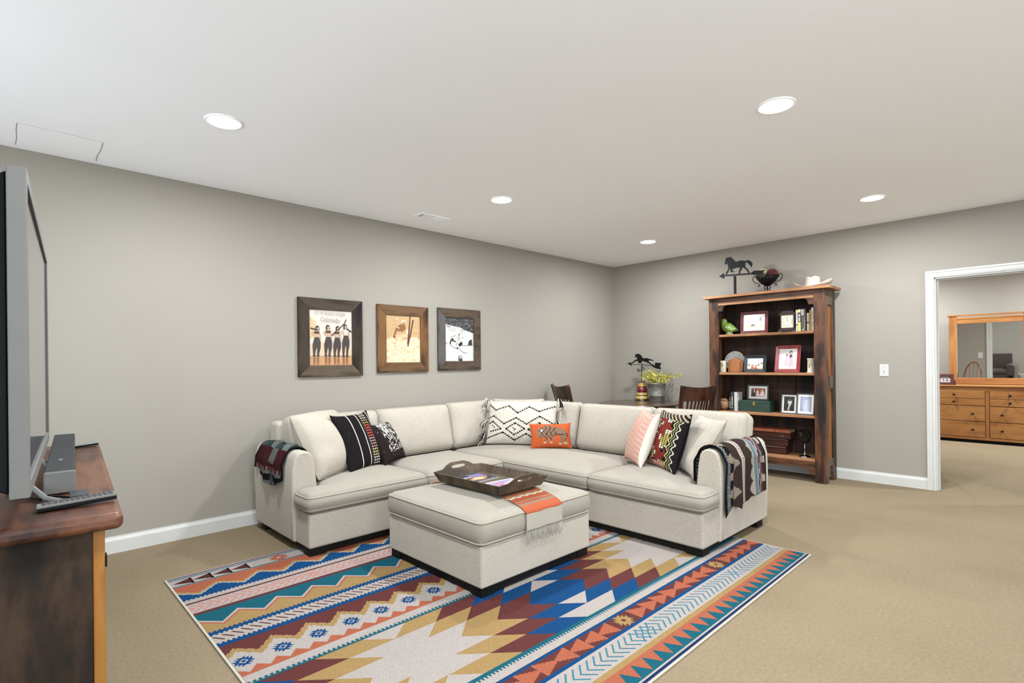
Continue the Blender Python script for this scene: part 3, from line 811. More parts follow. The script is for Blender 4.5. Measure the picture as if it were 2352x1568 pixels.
def arm_path(y_out, wd, s_in, s_out):
    P = []
    for i in range(10): P.append((wd+.004, .46+(.60-.46)*i/9 if True else 0))
    for i in range(1, 12): a = pi*i/12; P.append((wd*.44+cos(a)*(wd*.42), .632+sin(a)*.072))
    for i in range(16): P.append((-.018-.004*i/15, .60-.40*i/15))
    L = [0]
    for a, b in zip(P[:-1], P[1:]): L.append(L[-1]+sqrt((a[0]-b[0])**2+(a[1]-b[1])**2))
    T = L[-1]
    def f(s):
        d = s*T
        for k in range(len(P)-1):
            if d <= L[k+1] or k == len(P)-2:
                q = (d-L[k])/(L[k+1]-L[k]); a, b = P[k], P[k+1]; dx, dz = b[0]-a[0], b[1]-a[1]; n_ = sqrt(dx*dx+dz*dz)
                return (y_out+a[0]+dx*q, a[1]+dz*q, dz/n_, -dx/n_)
    return f
def blR(t, s):
    K, Bn = (18,16,16), (50,40,36)
    if t < .05 or t > .975: return K
    if s > .955: return K
    if t < .11: return (150,140,128) if (s*60) % 1 < .4 else (44,62,78)
    if .11 <= t < .20: return (128,112,92) if (abs((s*7) % 1-.5) < .2+.9*(t-.11)) else K
    if .37 < t < .45:
        if abs(t-.41) < .01 and (s*50) % 1 < .5: return (70,40,60)
        return (170,154,144)
    if .22 < t < .34: return (126,116,104) if abs((s*4.2+.2) % 1-.5) < .25*(1-(t-.22)/.14) else Bn
    if .60 < t < .72: return (150,138,124) if abs((s*8) % 1-.5) < (t-.60)*4.2 else Bn
    if .72 <= t < .80: return (84,108,120) if abs(t-.76) < .02 else (150,140,126)
    if .80 <= t < .9:
        k = (int(s*20)+int(t*50)) % 4; return [(128,58,54),(66,98,114),(150,140,128),Bn][k]
    if t >= .9: return (150,136,124) if abs((s*6) % 1-.5) < .18 else (50,38,36)
    return Bn
drape('throw_blanket', 'brown patterned blanket draped over the right arm of the sofa', arm_path(SY0-.012, .175, 0, 0), 3.56, 4.26,
      lambda t: .96-.06*t-.05*abs(sin(t*9)) if t < .35 else .90-.05*(t-.35), blR, 'x', fold=.008, nt_=70, ns=90)
def blL(t, s):
    K, Mr, Gy = (20,19,20), (58,26,28), (92,94,92)
    if t < .04 or t > .97 or s > .97: return K
    if s < .42: return Gy if abs(((t*2.4+s*3) % 1)-.5) < .16 else (K if abs(((t*2.4+s*3) % 1)-.5) < .22 else (50,60,60))
    if s < .62:
        if s > .585 and abs(((t*14) % 1)-.5) < .25: return (112,82,78)
        if abs(t-.4) < .12 and s < .55: return Gy
        return Mr
    d = abs(((t*2.2+.1) % 1)-.5); st_ = int((s-.62)*22)/22*1.35
    return K if d < .42-st_*1.0 and int(s*34) % 3 else ((52,56,58) if d > .44 else Gy)
drape('throw_blanket', 'dark red, grey and black blanket draped over the left arm of the sofa', arm_path(SX0-.012, .175, 0, 0), 3.895, 4.45,
      lambda t: .68+.06*sin(t*4.6-.3), blL, 'y', fold=.010, seed=4, nt_=70, ns=90)

# ------------------------------------------------------------------ runner, tray and magazines on the ottoman
def runner():
    m = MB(); vs = []; W_ = .325; n, k = 90, 60; pts = []
    L0, L1 = OY1+.03, OY0-.02
    path = []
    for i in range(10): path.append((OY1+.028, .34+i*.012))
    for i in range(160): y = OY1+.004-(OY1-OY0+.008)*i/159; path.append((y, None))
    for i in range(14): path.append((OY0-.028, .425-i*.0085))
    for (y, z) in path:
        for i in range(k+1):
            x = 2.225+W_*i/k+.05*(OY1-y)*(-.35)+.02
            zz = otto_top(min(max(x,OX0+.02),OX1-.02), y)+.004 if z is None else z+.002*sin(i*.22)
            yy = y if z is not None else y
            vs.append((x, yy-.002*sin(i*.17), zz))
    N = len(path)
    def colr(j, i):
        y, z = path[j]; f_ = i/k
        d = (y-OY0) if z is None else (-(0.43-z) if y < OY0 else 2)
        G_, O_, T_ = (134,110,92), (164,82,52), (172,164,150)
        if d < -.012: return T_
        if d < .03: return O_
        if d < .055: return G_
        if d < .07: return O_
        if d < .082: return G_
        if d < .115: return O_
        if d < .16:
            zz_ = .137+.014*(1 if (f_*5) % 1 < .5 else -1)*(abs(((f_*5) % .5)-.25)*4-.5)
            return (216,206,190) if abs(d-zz_) < .006 else (O_ if d < zz_ else (128,118,76))
        if d < .185: return O_ 
        return G_ if (d*28) % 1 < .55 else O_
    for j in range(N-1):
        for i in range(k): q = j*(k+1)+i; m.f.append([q, q+1, q+k+2, q+k+1]); m.c.append(colr(j, i)); m.sm.append(True)
    m.v = vs
    o = m.build('table_runner', attr_mat('runner_weave', .95, .1, 250), None, solid=.004)
    tag(o, 'orange and tan woven runner with cream fringe across the ottoman', 'runner')
    fr = MB(); r_ = random.Random(5)
    end = vs[-(k+1):]
    for i in range(34):
        t = i/33*k; a = int(min(t, k-1)); f_ = t-a; b0 = Vector(end[a])*(1-f_)+Vector(end[a+1])*f_
        dx = r_.uniform(-.008,.008); l_ = r_.uniform(.06,.085)
        fr.tube([b0+Vector((0,0,.004)), b0+Vector((dx*.5, -.003, -l_*.5)), b0+Vector((dx, .002, -l_))], .0016, 4)
    fr.build('fringe', plain('cream_yarn', (190,182,168), .9), o)
runner()
m_tray = wood('tray_wood', [(58,48,38),(82,68,52),(100,84,66),(66,54,42)], 1.2, (.4,1,.4), .7)
TR = empty('serving_tray', 'dark weathered wooden serving tray with cut-out handles on the ottoman', 'tray', (2.365, 2.68, 0), radians(1.5))
TZ = otto_top(2.38, 2.68)+.008
hx, hy = .195, .29
MB().box(-hx, hx, -hy, hy, TZ, TZ+.008).build('bottom', m_tray, TR)
fl_ = .030
def side_panel(sx):
    m = MB(); x0, x1 = hx, hx+fl_; h_ = .062
    vs = [(sx*(x0-.010),-hy,TZ),(sx*x0,-hy-.0,TZ),(sx*x0,hy,TZ),(sx*(x0-.010),hy,TZ)]
    vs += [(sx*(x1-.010),-hy-fl_,TZ+h_),(sx*x1,-hy-fl_,TZ+h_),(sx*x1,hy+fl_,TZ+h_),(sx*(x1-.010),hy+fl_,TZ+h_)]
    m.add(vs, [(3,2,1,0),(4,5,6,7),(0,1,5,4),(1,2,6,5),(2,3,7,6),(3,0,4,7)]); m.build('side', m_tray, TR)
side_panel(1); side_panel(-1)
def end_panel(sy):
    # outline in (x, height) with a handle arch and slot, sheared outward
    h0 = .062
    outer = [(-hx,0),(hx,0),(hx+fl_,h0),(hx*.72,h0+.006),(hx*.52,h0+.028),(hx*.30,h0+.042),(-hx*.30,h0+.042),(-hx*.52,h0+.028),(-hx*.72,h0+.006),(-hx-fl_,h0)]
    slot = [(.055*cos(a)+ (0.012 if cos(a) > 0 else -.012), h0+.012+.011*sin(a)) for a in [2*pi*i/20 for i in range(20)]]
    bm = bmesh.new()
    rings = []
    for pts in (outer, slot):
        vv = [bm.verts.new((p[0], 0, p[1])) for p in pts]; rings.append([bm.edges.new((vv[i], vv[(i+1)%len(vv)])) for i in range(len(vv))])
    bmesh.ops.triangle_fill(bm, use_beauty=True, use_dissolve=False, edges=rings[0]+rings[1])
    r = bmesh.ops.extrude_face_region(bm, geom=bm.faces[:])
    for v in [g for g in r['geom'] if isinstance(g, bmesh.types.BMVert)]: v.co.y += .010
    for v in bm.verts: v.co.y += v.co.z*fl_/h0-.005; v.co.y = sy*(v.co.y+hy); v.co.z += TZ
    bmesh.ops.recalc_face_normals(bm, faces=bm.faces[:])
    me = bpy.data.meshes.new('handle_end'); bm.to_mesh(me); bm.free(); me.materials.append(m_tray)
    o = bpy.data.objects.new('handle_end', me); COL.objects.link(o); o.parent = TR
end_panel(1); end_panel(-1)
m_print = attr_mat('glossy_print', .35, .04, 60, .5, .3, bump=0)
def magazine(label, cx, cy, rz, w_, h_, z, shapes, cover):
    t = empty('magazine', label, 'magazine', (cx, cy, z), rz)
    MB().box(-w_/2, w_/2, -h_/2, h_/2, 0, .005).build('pages', m_white, t)
    MB().box(-w_/2-.0005, w_/2+.0005, -h_/2-.0005, h_/2+.0005, .005, .0056, cover).build('cover', m_print, t)
    flat_print('cover_picture', shapes, lambda u, v, h: ((u-.5)*w_, (v-.5)*h_, .0058+h), m_print, t, .0001)
DK = (46,46,62)
sh = [(1,[(.15,.3),(.6,.12),(.9,.35),(.55,.55)],(206,120,70)),(1,[(.5,.55),(.95,.4),(.98,.85),(.6,.9)],(120,110,150)),(2,[(.3,.3),(.62,.22),(.75,.38),(.5,.45)],(228,196,150)),(2,[(.2,.62),(.5,.58),(.52,.66),(.22,.7)],(214,206,210))]
r_ = random.Random(9)
for _ in range(40): a, b = r_.random()*.95, r_.random()*.95; sh.append((3, [(a,b),(a+.025,b),(a+.025,b+.02),(a,b+.02)], (214,214,224)))
magazine('dark blue and orange magazine in the wooden tray', 2.35, 2.83, radians(6), .27, .22, TZ+.0085, sh, DK)
sh = [(1,[(.0,.0),(.06,0),(.06,1),(0,1)],(186,44,48)),(1,ell(.5,.5,.3,.3),(176,120,150)),(2,ell(.62,.4,.16,.2),(206,190,214)),(1,[(.1,.75),(.9,.8),(.9,.9),(.1,.86)],(120,128,180)),(2,[(.3,.2),(.5,.15),(.45,.5),(.36,.5)],(150,60,70)),(2,[(.6,.6),(.95,.5),(.92,.7)],(232,228,236))]
magazine('pale lilac magazine with a red spine in the wooden tray', 2.365, 2.53, radians(-3), .30, .23, TZ+.0085, sh, (206,196,214))

# ------------------------------------------------------------------ framed pictures on the left wall
def mitre_frame(parent, W_, H_, bar, dep, mats, place, name='frame_rail', bev=.004, rebate=.0):
    """four mitred rails; place(u, v, h) -> local point, u across, v up from lower left corner, h towards the viewer"""
    a, b = 0, bar
    quads = [[(0,0),(W_,0),(W_-bar,bar),(bar,bar)], [(W_,0),(W_,H_),(W_-bar,H_-bar),(W_-bar,bar)], [(W_,H_),(0,H_),(bar,H_-bar),(W_-bar,H_-bar)], [(0,H_),(0,0),(bar,bar),(bar,H_-bar)]]
    for q, m_ in zip(quads, mats):
        mb_ = MB(); vs = [place(u, v, 0) for u, v in q]+[place(u, v, dep-(rebate if i > 1 else 0)) for i, (u, v) in enumerate(q)]
        mb_.add(vs, [(3,2,1,0),(4,5,6,7),(0,1,5,4),(1,2,6,5),(2,3,7,6),(3,0,4,7)]); mb_.build(name, m_, parent, bev)
BW = lambda n, cs, st: wood(n, cs, 1.0, st, .8, bump=.5)
wd1h = BW('barn_dark_h', [(23,17,13),(59,46,36),(78,65,54),(33,26,21)], (.12,1,1)); wd1v = BW('barn_dark_v', [(21,15,12),(51,38,30),(67,54,44),(29,22,17)], (1,1,.12))
wd1b = BW('barn_grey_h', [(43,34,26),(86,72,56),(100,86,68),(54,43,32)], (.12,1,1))
wd2h = BW('barn_orange_h', [(52,36,23),(97,68,43),(116,84,54),(61,43,28)], (.12,1,1)); wd2v = BW('barn_orange_v', [(53,33,18),(113,75,41),(128,89,52),(68,44,26)], (1,1,.12))
wd3h = BW('barn_umber_h', [(28,21,16),(73,57,43),(92,76,60),(38,29,23)], (.12,1,1)); wd3v = BW('barn_ash_v', [(43,39,37),(83,78,75),(97,92,89),(52,48,46)], (1,1,.12))
def wall_picture(label, x0, x1, z0, z1, bar, mats, shapes, mapf, bg):
    t = empty('framed_picture', label, 'picture', (x0, Y0, z0))
    W_, H_ = x1-x0, z1-z0; dep = .024
    mitre_frame(t, W_, H_, bar, dep, mats, lambda u, v, h: (u, -.002-h, v))
    MB().box(bar-.01, W_-bar+.01, -.010, -.002, bar-.01, H_-bar+.01, bg).build('print_sheet', m_print, t)
    iw, ih = W_-2*bar, H_-2*bar
    def clampq(p): return [(min(1,max(0,a)), min(1,max(0,b))) for a, b in [mapf(*q) for q in p]]
    flat_print('picture_print', [(l, clampq(p), c) for l, p, c in shapes], lambda u, v, h: (bar+u*iw, -.0103-h, bar+v*ih), m_print, t, .00004, 6e-6, .92)
    return t
# --- lettering: a small slab-serif stroke alphabet (unit = x-height box 1 wide)
def arc(cx, cy, rx, ry, a0, a1, n=10): return [(cx+rx*cos(radians(a0+(a1-a0)*i/n)), cy+ry*sin(radians(a0+(a1-a0)*i/n))) for i in range(n+1)]
GL = {
 'B': (1.0, [[(.15,0),(.15,1.5)],[(0,0),(.5,0)]+arc(.5,.4,.4,.4,-90,90)+[(.15,.8)],[(0,1.5),(.45,1.5)]+arc(.45,1.15,.35,.35,90,-90)]),
 'C': (1.05, [arc(.52,.75,.46,.75,40,320,16),[(.88,1.05),(.88,1.45)],[(.88,.05),(.88,.4)]]),
 'r': (.72, [[(.2,0),(.2,1),(.02,1)],[(0,0),(.42,0)],arc(.45,.62,.25,.36,180,50,6)]),
 'e': (.85, [[(.06,.5),(.78,.5)]+arc(.42,.5,.36,.5,0,320,16)]),
 'c': (.82, [arc(.43,.5,.38,.5,45,315,14),[(.7,.7),(.7,.98)]]),
 'k': (.95, [[(.2,0),(.2,1.5),(.02,1.5)],[(0,0),(.4,0)],[(.2,.4),(.72,1)],[(.55,1),(.88,1)],[(.4,.62),(.75,0)],[(.58,0),(.93,0)]]),
 'n': (1.0, [[(.2,0),(.2,1),(.02,1)],[(0,0),(.4,0)],arc(.5,.62,.3,.38,180,0,8)+[(.8,0)],[(.62,0),(.98,0)]]),
 'i': (.5, [[(.25,0),(.25,1),(.05,1)],[(.02,0),(.48,0)],[(.25,1.28),(.25,1.42)]]),
 'd': (.95, [[(.55,1.5),(.75,1.5),(.75,0),(.92,0)],arc(.42,.5,.34,.5,40,320,14)]),
 'g': (.92, [arc(.4,.52,.33,.46,30,330,14),[(.9,1),(.73,1),(.73,-.1)]+arc(.42,-.12,.31,.3,0,-150,8)]),
 'o': (.88, [arc(.43,.5,.38,.5,0,360,18)]),
 'l': (.5, [[(.05,1.5),(.25,1.5),(.25,0)],[(.02,0),(.48,0)]]),
 'a': (.92, [arc(.42,.72,.28,.28,160,0,8)+[(.7,.1),(.9,0)],arc(.4,.3,.33,.3,40,330,12)]),
}
def lettering(txt, x, y, sx, sy, dirx, w_, c1, c2, lay):
    out = []
    for ch in txt:
        adv, st_ = GL[ch]
        for s_ in st_:
            P = [(x+q[0]*sx*dirx[0], y+q[0]*sx*dirx[1]-q[1]*sy) for q in s_]
            for q in stroke(P, w_): out.append((lay, q, c1))
            for q in stroke(P, w_*.45): out.append((lay+1, q, c2))
        x += (adv+.12)*sx*dirx[0]; y += (adv+.12)*sx*dirx[1]
    return out
CRM = (228,214,200)
p1 = [(1, [(245,245),(745,275),(745,880),(245,880)], CRM), (1.5, [(245,640),(420,620),(745,690),(745,880),(245,880)], (224,196,166)),
      (2, [(245,330),(330,400),(300,560),(245,600)], (222,190,140)), (2, [(245,780),(745,780),(745,880),(245,880)], (206,152,104)),
      (2.5, [(245,770),(745,765),(745,785),(245,800)], (190,150,112))]
p1 += lettering('Breckenridge', 312, 308, 30.5, 32, (1, .055), 6.2, (140,128,122), CRM, 3)
p1 += lettering('Colorado', 380, 390, 28.5, 32, (1, .055), 6.2, (140,128,122), CRM, 3)
BK_, SK, HR = (58,44,38), (206,168,136), (44,30,26)
def lady(cx, top, waist, foot, lean, wdt, bare=True):
    o = []; hx_, hy_ = cx+lean*.2, top+24; TP = BK_ if bare else (216,204,192)
    o += [(4, ell(hx_-3, hy_-3, 22, 25), HR), (4, ell(hx_-14, hy_+14, 11, 14), HR), (4, ell(hx_+13, hy_+12, 9, 13), HR), (5, ell(hx_+3, hy_+3, 13, 18), SK), (6, ell(hx_-3, hy_-16, 15, 8), HR), (6, ell(hx_+4, hy_+11, 4, 2), (150,84,70)), (6, ell(hx_-2, hy_, 2.5, 1.5), HR), (6, ell(hx_+8, hy_, 2.5, 1.5), HR)]
    o += [(4, [(cx-6,top+40),(cx+10,top+40),(cx+10,top+56),(cx-6,top+56)], SK), (4, [(cx-28,top+54),(cx+30,top+54),(cx+25,waist+4),(cx-22,waist+4)], SK)]
    o += [(5, [(cx-29,top+62),(cx-10,top+58),(cx,top+64),(cx+12,top+58),(cx+30,top+62),(cx+26,top+88 if bare else waist-14),(cx-24,top+88 if bare else waist-14)], TP)]
    for w_, P in ((13, [(cx-26,top+58),(cx-47,top+84),(cx-24,top+106)]), (12, [(cx+28,top+58),(cx+42,waist-20),(cx+43,waist+62)])):
        for q in stroke(P, w_): o.append((4, q, SK))
    o.append((6, [(cx-23,waist-4),(cx+26,waist-4),(cx+44,waist+60),(cx+43,waist+112),(cx+30,waist+160),(cx+22,foot-10),(cx+4,foot-10),(cx+6,waist+140),(cx-2,waist+96),(cx-12,waist+150),(cx-20,foot-10),(cx-37,foot-10),(cx-42,waist+140),(cx-45,waist+80)], BK_))
    for dx, c in ((-30,(84,66,58)),(-18,(44,32,28)),(14,(86,68,60)),(30,(46,34,30))): o.append((7, [(cx+dx*.7,waist+10),(cx+dx*.7+4,waist+10),(cx+dx+5,waist+118),(cx+dx-1,waist+118)], c))
    o.append((7, [(cx-23,waist-4),(cx+26,waist-4),(cx+26,waist+4),(cx-24,waist+4)], (40,30,26)))
    for fx in (cx-30, cx+12): o.append((7, [(fx-9,foot-14),(fx+13,foot-14),(fx+19,foot+6),(fx-12,foot+6)], HR))
    for fx in (cx-28, cx+10): o += [(3, [(fx-10,foot+12),(fx+16,foot+12),(fx+20,foot+60),(fx+10,868),(fx-8,868)], (166,112,76)), (3.5, [(fx-4,foot+20),(fx+9,foot+20),(fx+5,850),(fx-2,850)], (120,78,54))]
    return o
p1 += lady(330, 440, 570, 770, 60, 0)+lady(458, 430, 565, 770, 0, 0)+lady(560, 440, 570, 775, 50, 0)+lady(662, 420, 548, 780, -10, 0, False)
for q in stroke([(270,465),(310,478),(340,490)], 14): p1.append((7, q, HR))
for q in stroke([(500,545),(545,500),(600,455),(650,405),(668,365)], 11): p1.append((7, q, HR))
for q in stroke([(680,470),(725,500)], 16): p1.append((7, q, HR))
wall_picture('framed vintage ski poster of four women, leftmost of three wall pictures', 1.878, 2.498, 1.21, 1.921, .104, (wd1b, wd1v, wd1h, wd1v), p1,
             lambda x, y: ((x-250)/488.0, (873-y)/(873-258-(x-250)*.03)), CRM)
SP = (206,166,118)
p2 = [(1, [(1110,300),(1510,300),(1510,860),(1110,860)], SP), (2, [(1110,590),(1180,560),(1250,600),(1340,590),(1420,560),(1510,600),(1510,860),(1110,860)], (232,208,172)),
      (3, [(1110,650),(1230,620),(1330,660),(1510,640),(1510,860),(1110,860)], (238,216,182)), (4, [(1150,700),(1250,680),(1300,740),(1200,780)], (228,202,164)),
      (4, [(1245,430),(1290,410),(1335,420),(1338,470),(1300,500),(1240,490),(1222,530),(1200,560),(1205,520),(1225,460)], (146,92,50)),
      (5, ell(1314,388,22,22), (232,214,190)), (6, ell(1316,400,15,16), (176,122,80)), (5, ell(1314,374,24,9), (240,226,204)), (5, stroke([(1240,440),(1262,458)], 10)[0], (236,220,196)),
      (5, [(1196,545),(1220,540),(1222,562),(1206,575)], (110,66,40)), (4, [(1220,540),(1350,520),(1370,560),(1230,575)], (224,190,146)),
      (6, [(1384,320),(1398,320),(1378,560),(1362,640),(1352,640)], (92,54,34)), (6, [(1418,355),(1434,360),(1402,520),(1366,672),(1354,665),(1390,500)], (84,50,34)),
      (5, ell(1240,350,14,5), (238,222,196)), (5, ell(1452,612,8,9), (240,224,198)), (5, ell(1356,500,14,30), (236,216,184))]
r_ = random.Random(17)
for k in range(70):
    x, y, q = 1120+r_.random()*380, 575+r_.random()*260, 6+r_.random()*22
    p2.append((4.5 if y > 640 else 3.5, ell(x, y, q, q*.55, 9), r_.choice(((236,214,180),(226,198,158),(242,224,194),(216,184,140)))))
for k in range(30): x, y = 1125+r_.random()*370, 320+r_.random()*240; p2.append((2, ell(x, y, 10+20*r_.random(), 8+8*r_.random(), 9), r_.choice(((200,158,110),(212,174,126)))))
wall_picture('framed sepia print of a skier in powder snow, middle of three wall pictures', 2.657, 3.262, 1.234, 1.911, .1, (wd2h, wd2v, wd2h, wd2v), p2,
             lambda x, y: ((x-1116)/388.0, (850-y)/(850-305-(x-1116)*.04)), SP)
WT = (226,224,220)
p3 = [(1, [(1770,320),(2115,320),(2115,845),(1770,845)], WT), (2, [(1770,315),(2115,335),(2115,505),(2060,490),(2000,470),(1950,440),(1880,430),(1800,410),(1770,400)], (52,52,52))]
r_ = random.Random(3)
for k in range(330):
    x = 1775+r_.random()*335; y = 335+r_.random()*150; a = 3+6*r_.random()
    if x < 1960 and y < 400 and r_.random() < .7: continue
    p3.append((3, [(x,y),(x+a,y-a*.5),(x+a*.8,y+a*.6)], (208,206,202) if r_.random() < .6 else (120,118,116)))
for k in range(40):
    x = 1950+r_.random()*155; y = 440+r_.random()*70; p3.append((3, [(x,y),(x+9,y-3),(x+7,y+4)], (36,36,36)))
p3 += [(4, [(1775,410),(1800,415),(1860,440),(1905,470),(1900,490),(1850,480),(1790,450)], (214,206,196)), (5, stroke([(1800,425),(1830,440)], 8)[0], (40,40,40)),
       (4, [(1860,565),(1880,590),(1870,610),(1850,600),(1840,640),(1826,635),(1836,590)], (44,44,44)), (5, [(1880,600),(1900,600),(1898,615),(1870,612)], (44,44,44)),
       (4, [(1912,560),(1930,525),(1945,540),(1952,590),(1915,600)], (206,190,174)), (5, ell(1938,525,9,11), (110,100,92)), (4, [(1925,640),(1965,605),(1978,640),(1940,672)], (34,34,34)),
       (4, [(1905,610),(1925,605),(1905,670),(1892,668)], (196,188,178)), (4, [(2040,650),(2050,600),(2085,585),(2093,650)], (48,48,50)), (5, ell(2076,590,12,8), (30,30,30)),
       (4, [(1900,690),(1920,672),(1928,690),(1915,700)], (30,30,30)), (4, ell(1948,800,24,30), (120,112,100)), (5, ell(1952,792,14,16), (206,200,190)), (5, [(1925,815),(1970,812),(1975,838),(1930,838)], (64,60,56))]
for pts in ([(1830,640),(1860,670),(1900,690)], [(1950,660),(1980,655),(2090,655)], [(1935,690),(1960,720),(2000,745)], [(1835,570),(1860,545),(1900,540)], [(1785,620),(1800,640)], [(1990,742),(2030,742)], [(1965,565),(1990,560)]):
    for q in stroke(pts, 4): p3.append((6, q, (70,68,66)))
wall_picture('framed black and white snow scene, rightmost of three wall pictures', 3.387, 3.99, 1.243, 1.923, .1, (wd3h, wd3h, wd3h, wd3v), p3,
             lambda x, y: ((x-1777)/330.0, (838-y)/(838-328-(x-1777)*.02)), WT)

# ------------------------------------------------------------------ bookcase
BWC = [(26,16,11),(54,31,20),(106,64,36),(46,27,18)]
m_bv = wood('reclaimed_v', BWC, 1.0, (1,1,.16), .5, coat=.2); m_bh = wood('reclaimed_h', BWC, 1.0, (.16,1,1), .5, coat=.2)
m_bl = wood('reclaimed_light', [(120,80,50),(164,112,74),(182,130,90),(140,94,60)], 1.0, (.12,1,1), .55)
m_bo = wood('reclaimed_orange', [(110,62,24),(160,94,40),(172,106,48),(130,76,32)], 1.0, (1,1,.1), .55)
m_bd = wood('reclaimed_back', [(26,15,10),(44,26,17),(68,42,28),(34,20,14)], 1.0, (1,1,.12), .6)
m_bg = wood('reclaimed_grey', [(70,50,40),(104,82,66),(120,98,82),(84,62,50)], 1.0, (1,1,.2), .65)
bc = empty('bookcase', 'tall reclaimed-wood bookcase with open shelves against the right wall', 'bookcase', (6.225, 2.34, 0), -pi/2)
# local: x right (0 = centre), y back (0 = front), z up
BL_, BR2, DP = -.63, .63, .375
def bpart(name, m, *a, bev=.003): return MB().box(*a).build(name, m, bc, bev)
for x0, x1 in ((BL_, BL_+.115), (BR2-.105, BR2)):
    bpart('post', m_bv, x0, x1, 0, .045, 0, 2.06)
bpart('top_board', m_bl, BL_-.055, BR2+.06, -.045, DP+.01, 2.062, 2.093)
# shaped top and bottom rails
def arch_rail(zl, zh, zb, name, m):
    xi0, xi1 = BL_+.115, BR2-.105; e = .05
    P = [(xi0, zh), (xi0, zb), (xi0+e, zb), (xi0+e+.008, zb+(zl-zb)*.55), (xi0+e+.022, zb+(zl-zb)*.85), (xi0+e+.045, zl)]
    P += [(xi1-e-.045, zl), (xi1-e-.022, zb+(zl-zb)*.85), (xi1-e-.008, zb+(zl-zb)*.55), (xi1-e, zb), (xi1, zb), (xi1, zh)]
    MB().prism(P, .004, .034, 'y').build(name, m, bc, .002)
arch_rail(1.975, 2.06, 1.905, 'top_rail', m_bh); arch_rail(.15, .225, .078, 'bottom_rail', m_bh)
MB().box(BL_+.115, BR2-.105, -.001, .006, 1.976, 2.0).build('rail_edge', m_bl, bc)
for z in (1.625, 1.172, .712, .246): bpart('shelf', m_bl, BL_+.04, BR2-.04, .012, DP-.02, z-.028, z)
# back planks
xs = [BL_+.03, -.345, -.147, .031, .228, BR2-.03]
for a, b in zip(xs[:-1], xs[1:]): bpart('back_plank', m_bd, a+.0015, b-.0015, DP-.02, DP-.004, .2, 2.06)
# side frames: stiles, rails, recessed panels
for s_, xa, xb in ((-1, BL_, BL_+.03), (1, BR2-.03, BR2)):
    bpart('side_stile', m_bg, xa+.001, xb-.001 if s_ < 0 else xb, .045, .112, 0, 2.06); bpart('side_stile', m_bv, xa+.001, xb-.001 if s_ < 0 else xb, .268, DP, 0, 2.06)
    for z0, z1 in ((1.9, 2.06), (1.0, 1.14)): bpart('side_rail', m_bg, xa+.002, xb, .112, .268, z0, z1)
    P = [(.112,.244),(.112,.09),(.125,.14),(.16,.168),(.19,.175),(.22,.168),(.255,.14),(.268,.09),(.268,.244)]
    MB().prism(P, xa+.002, xb, 'x').build('side_rail', m_bg, bc, .002)
    xp = (xa+.016, xa+.024) if s_ < 0 else (xb-.024, xb-.016)
    for z0, z1 in ((.244, 1.0), (1.14, 1.9)): MB().box(xp[0], xp[1], .112, .268, z0, z1).build('side_panel', m_bo, bc)
    xin = xa if s_ < 0 else xa
# ------------------------------------------------------------------ things on the shelves
def shelf_thing(name, label, cat, y, z, dep=.12, rz=0.0, group=None):
    return empty(name, label, cat, (6.225+dep, y, z+.0006), -pi/2+rz, group)
def photo_frame(label, y, z, w_, h_, bar, fm, matw, shapes, dep=.13, lean=.16, rz=0.0, mcol=(226,221,212), bev=.004):
    t = shelf_thing('photo_frame', label, 'photo frame', y, z, dep, rz, 'photo frames in the bookcase')
    cl, sl = cos(lean), sin(lean); d = .016
    def place(u, v, h): return (u-w_/2, v*sl-h*cl, v*cl+h*sl+.0)
    mitre_frame(t, w_, h_, bar, d, (fm,)*4, place, bev=bev, rebate=.006)
    iw, ih = w_-2*bar, h_-2*bar
    b = MB(); q = [(bar-.003,bar-.003),(w_-bar+.003,bar-.003),(w_-bar+.003,h_-bar+.003),(bar-.003,h_-bar+.003)]
    b.add([place(u,v,.001) for u, v in q]+[place(u,v,.005) for u, v in q], [(3,2,1,0),(4,5,6,7),(0,1,5,4),(1,2,6,5),(2,3,7,6),(3,0,4,7)], mcol); b.build('mat_board', m_print, t)
    mw = matw
    flat_print('photo_print', shapes, lambda u, v, h: place(bar+mw+u*(iw-2*mw), bar+mw+v*(ih-2*mw), .0053+h), m_print, t, .0001)
    st = MB(); zt = h_*.62; st.add([place(w_/2-.02,h_*.66,0), place(w_/2+.02,h_*.66,0), (.025, zt*sl+.07, .001), (-.025, zt*sl+.07, .001)], [(0,1,2,3)]); st.build('easel_leg', m_bplast, t, solid=.003)
    return t
def bg(c): return (0, [(0,0),(1,0),(1,1),(0,1)], c)
def person(cx, base, s, hair, skin, cloth): return [(2, ell(cx, base+.48*s, .17*s, .26*s), hair), (3, ell(cx, base+.43*s, .12*s, .19*s), skin), (2, [(cx-.26*s,base-.2*s),(cx+.26*s,base-.2*s),(cx+.2*s,base+.2*s),(cx-.2*s,base+.2*s)], cloth)]
m_cherry = plain('cherry_frame', (92,24,23), .3, coat=.4, var=.15); m_redf = plain('red_frame', (142,38,40), .3, coat=.5, var=.1); m_navyf = plain('black_frame', (30,31,36), .4, coat=.2)
m_slate = plain('slate_frame', (58,58,64), .4, coat=.2)
fam = [bg((190,196,206)), (1, [(.0,.0),(1,0),(1,.35),(0,.35)], (206,170,140)), (1, [(.2,.7),(.45,.7),(.45,1),(.2,1)], (86,84,88)), (1, [(.82,.65),(1,.65),(1,1),(.82,1)], (70,72,80))]
fam += person(.12,.3,.5,(110,70,44),(206,160,136),(220,214,218))+person(.42,.25,.5,(104,66,42),(210,166,142),(52,46,78))+person(.76,.25,.62,(150,112,76),(212,170,146),(216,214,226))
photo_frame('cherry red photo frame of three children on the top shelf', 2.485, 1.625, .31, .262, .036, m_cherry, .034, fam, .13, .1, .06)
bea = [bg((206,214,226)), (1, [(0,0),(1,0),(1,.3),(0,.3)], (214,196,170))]
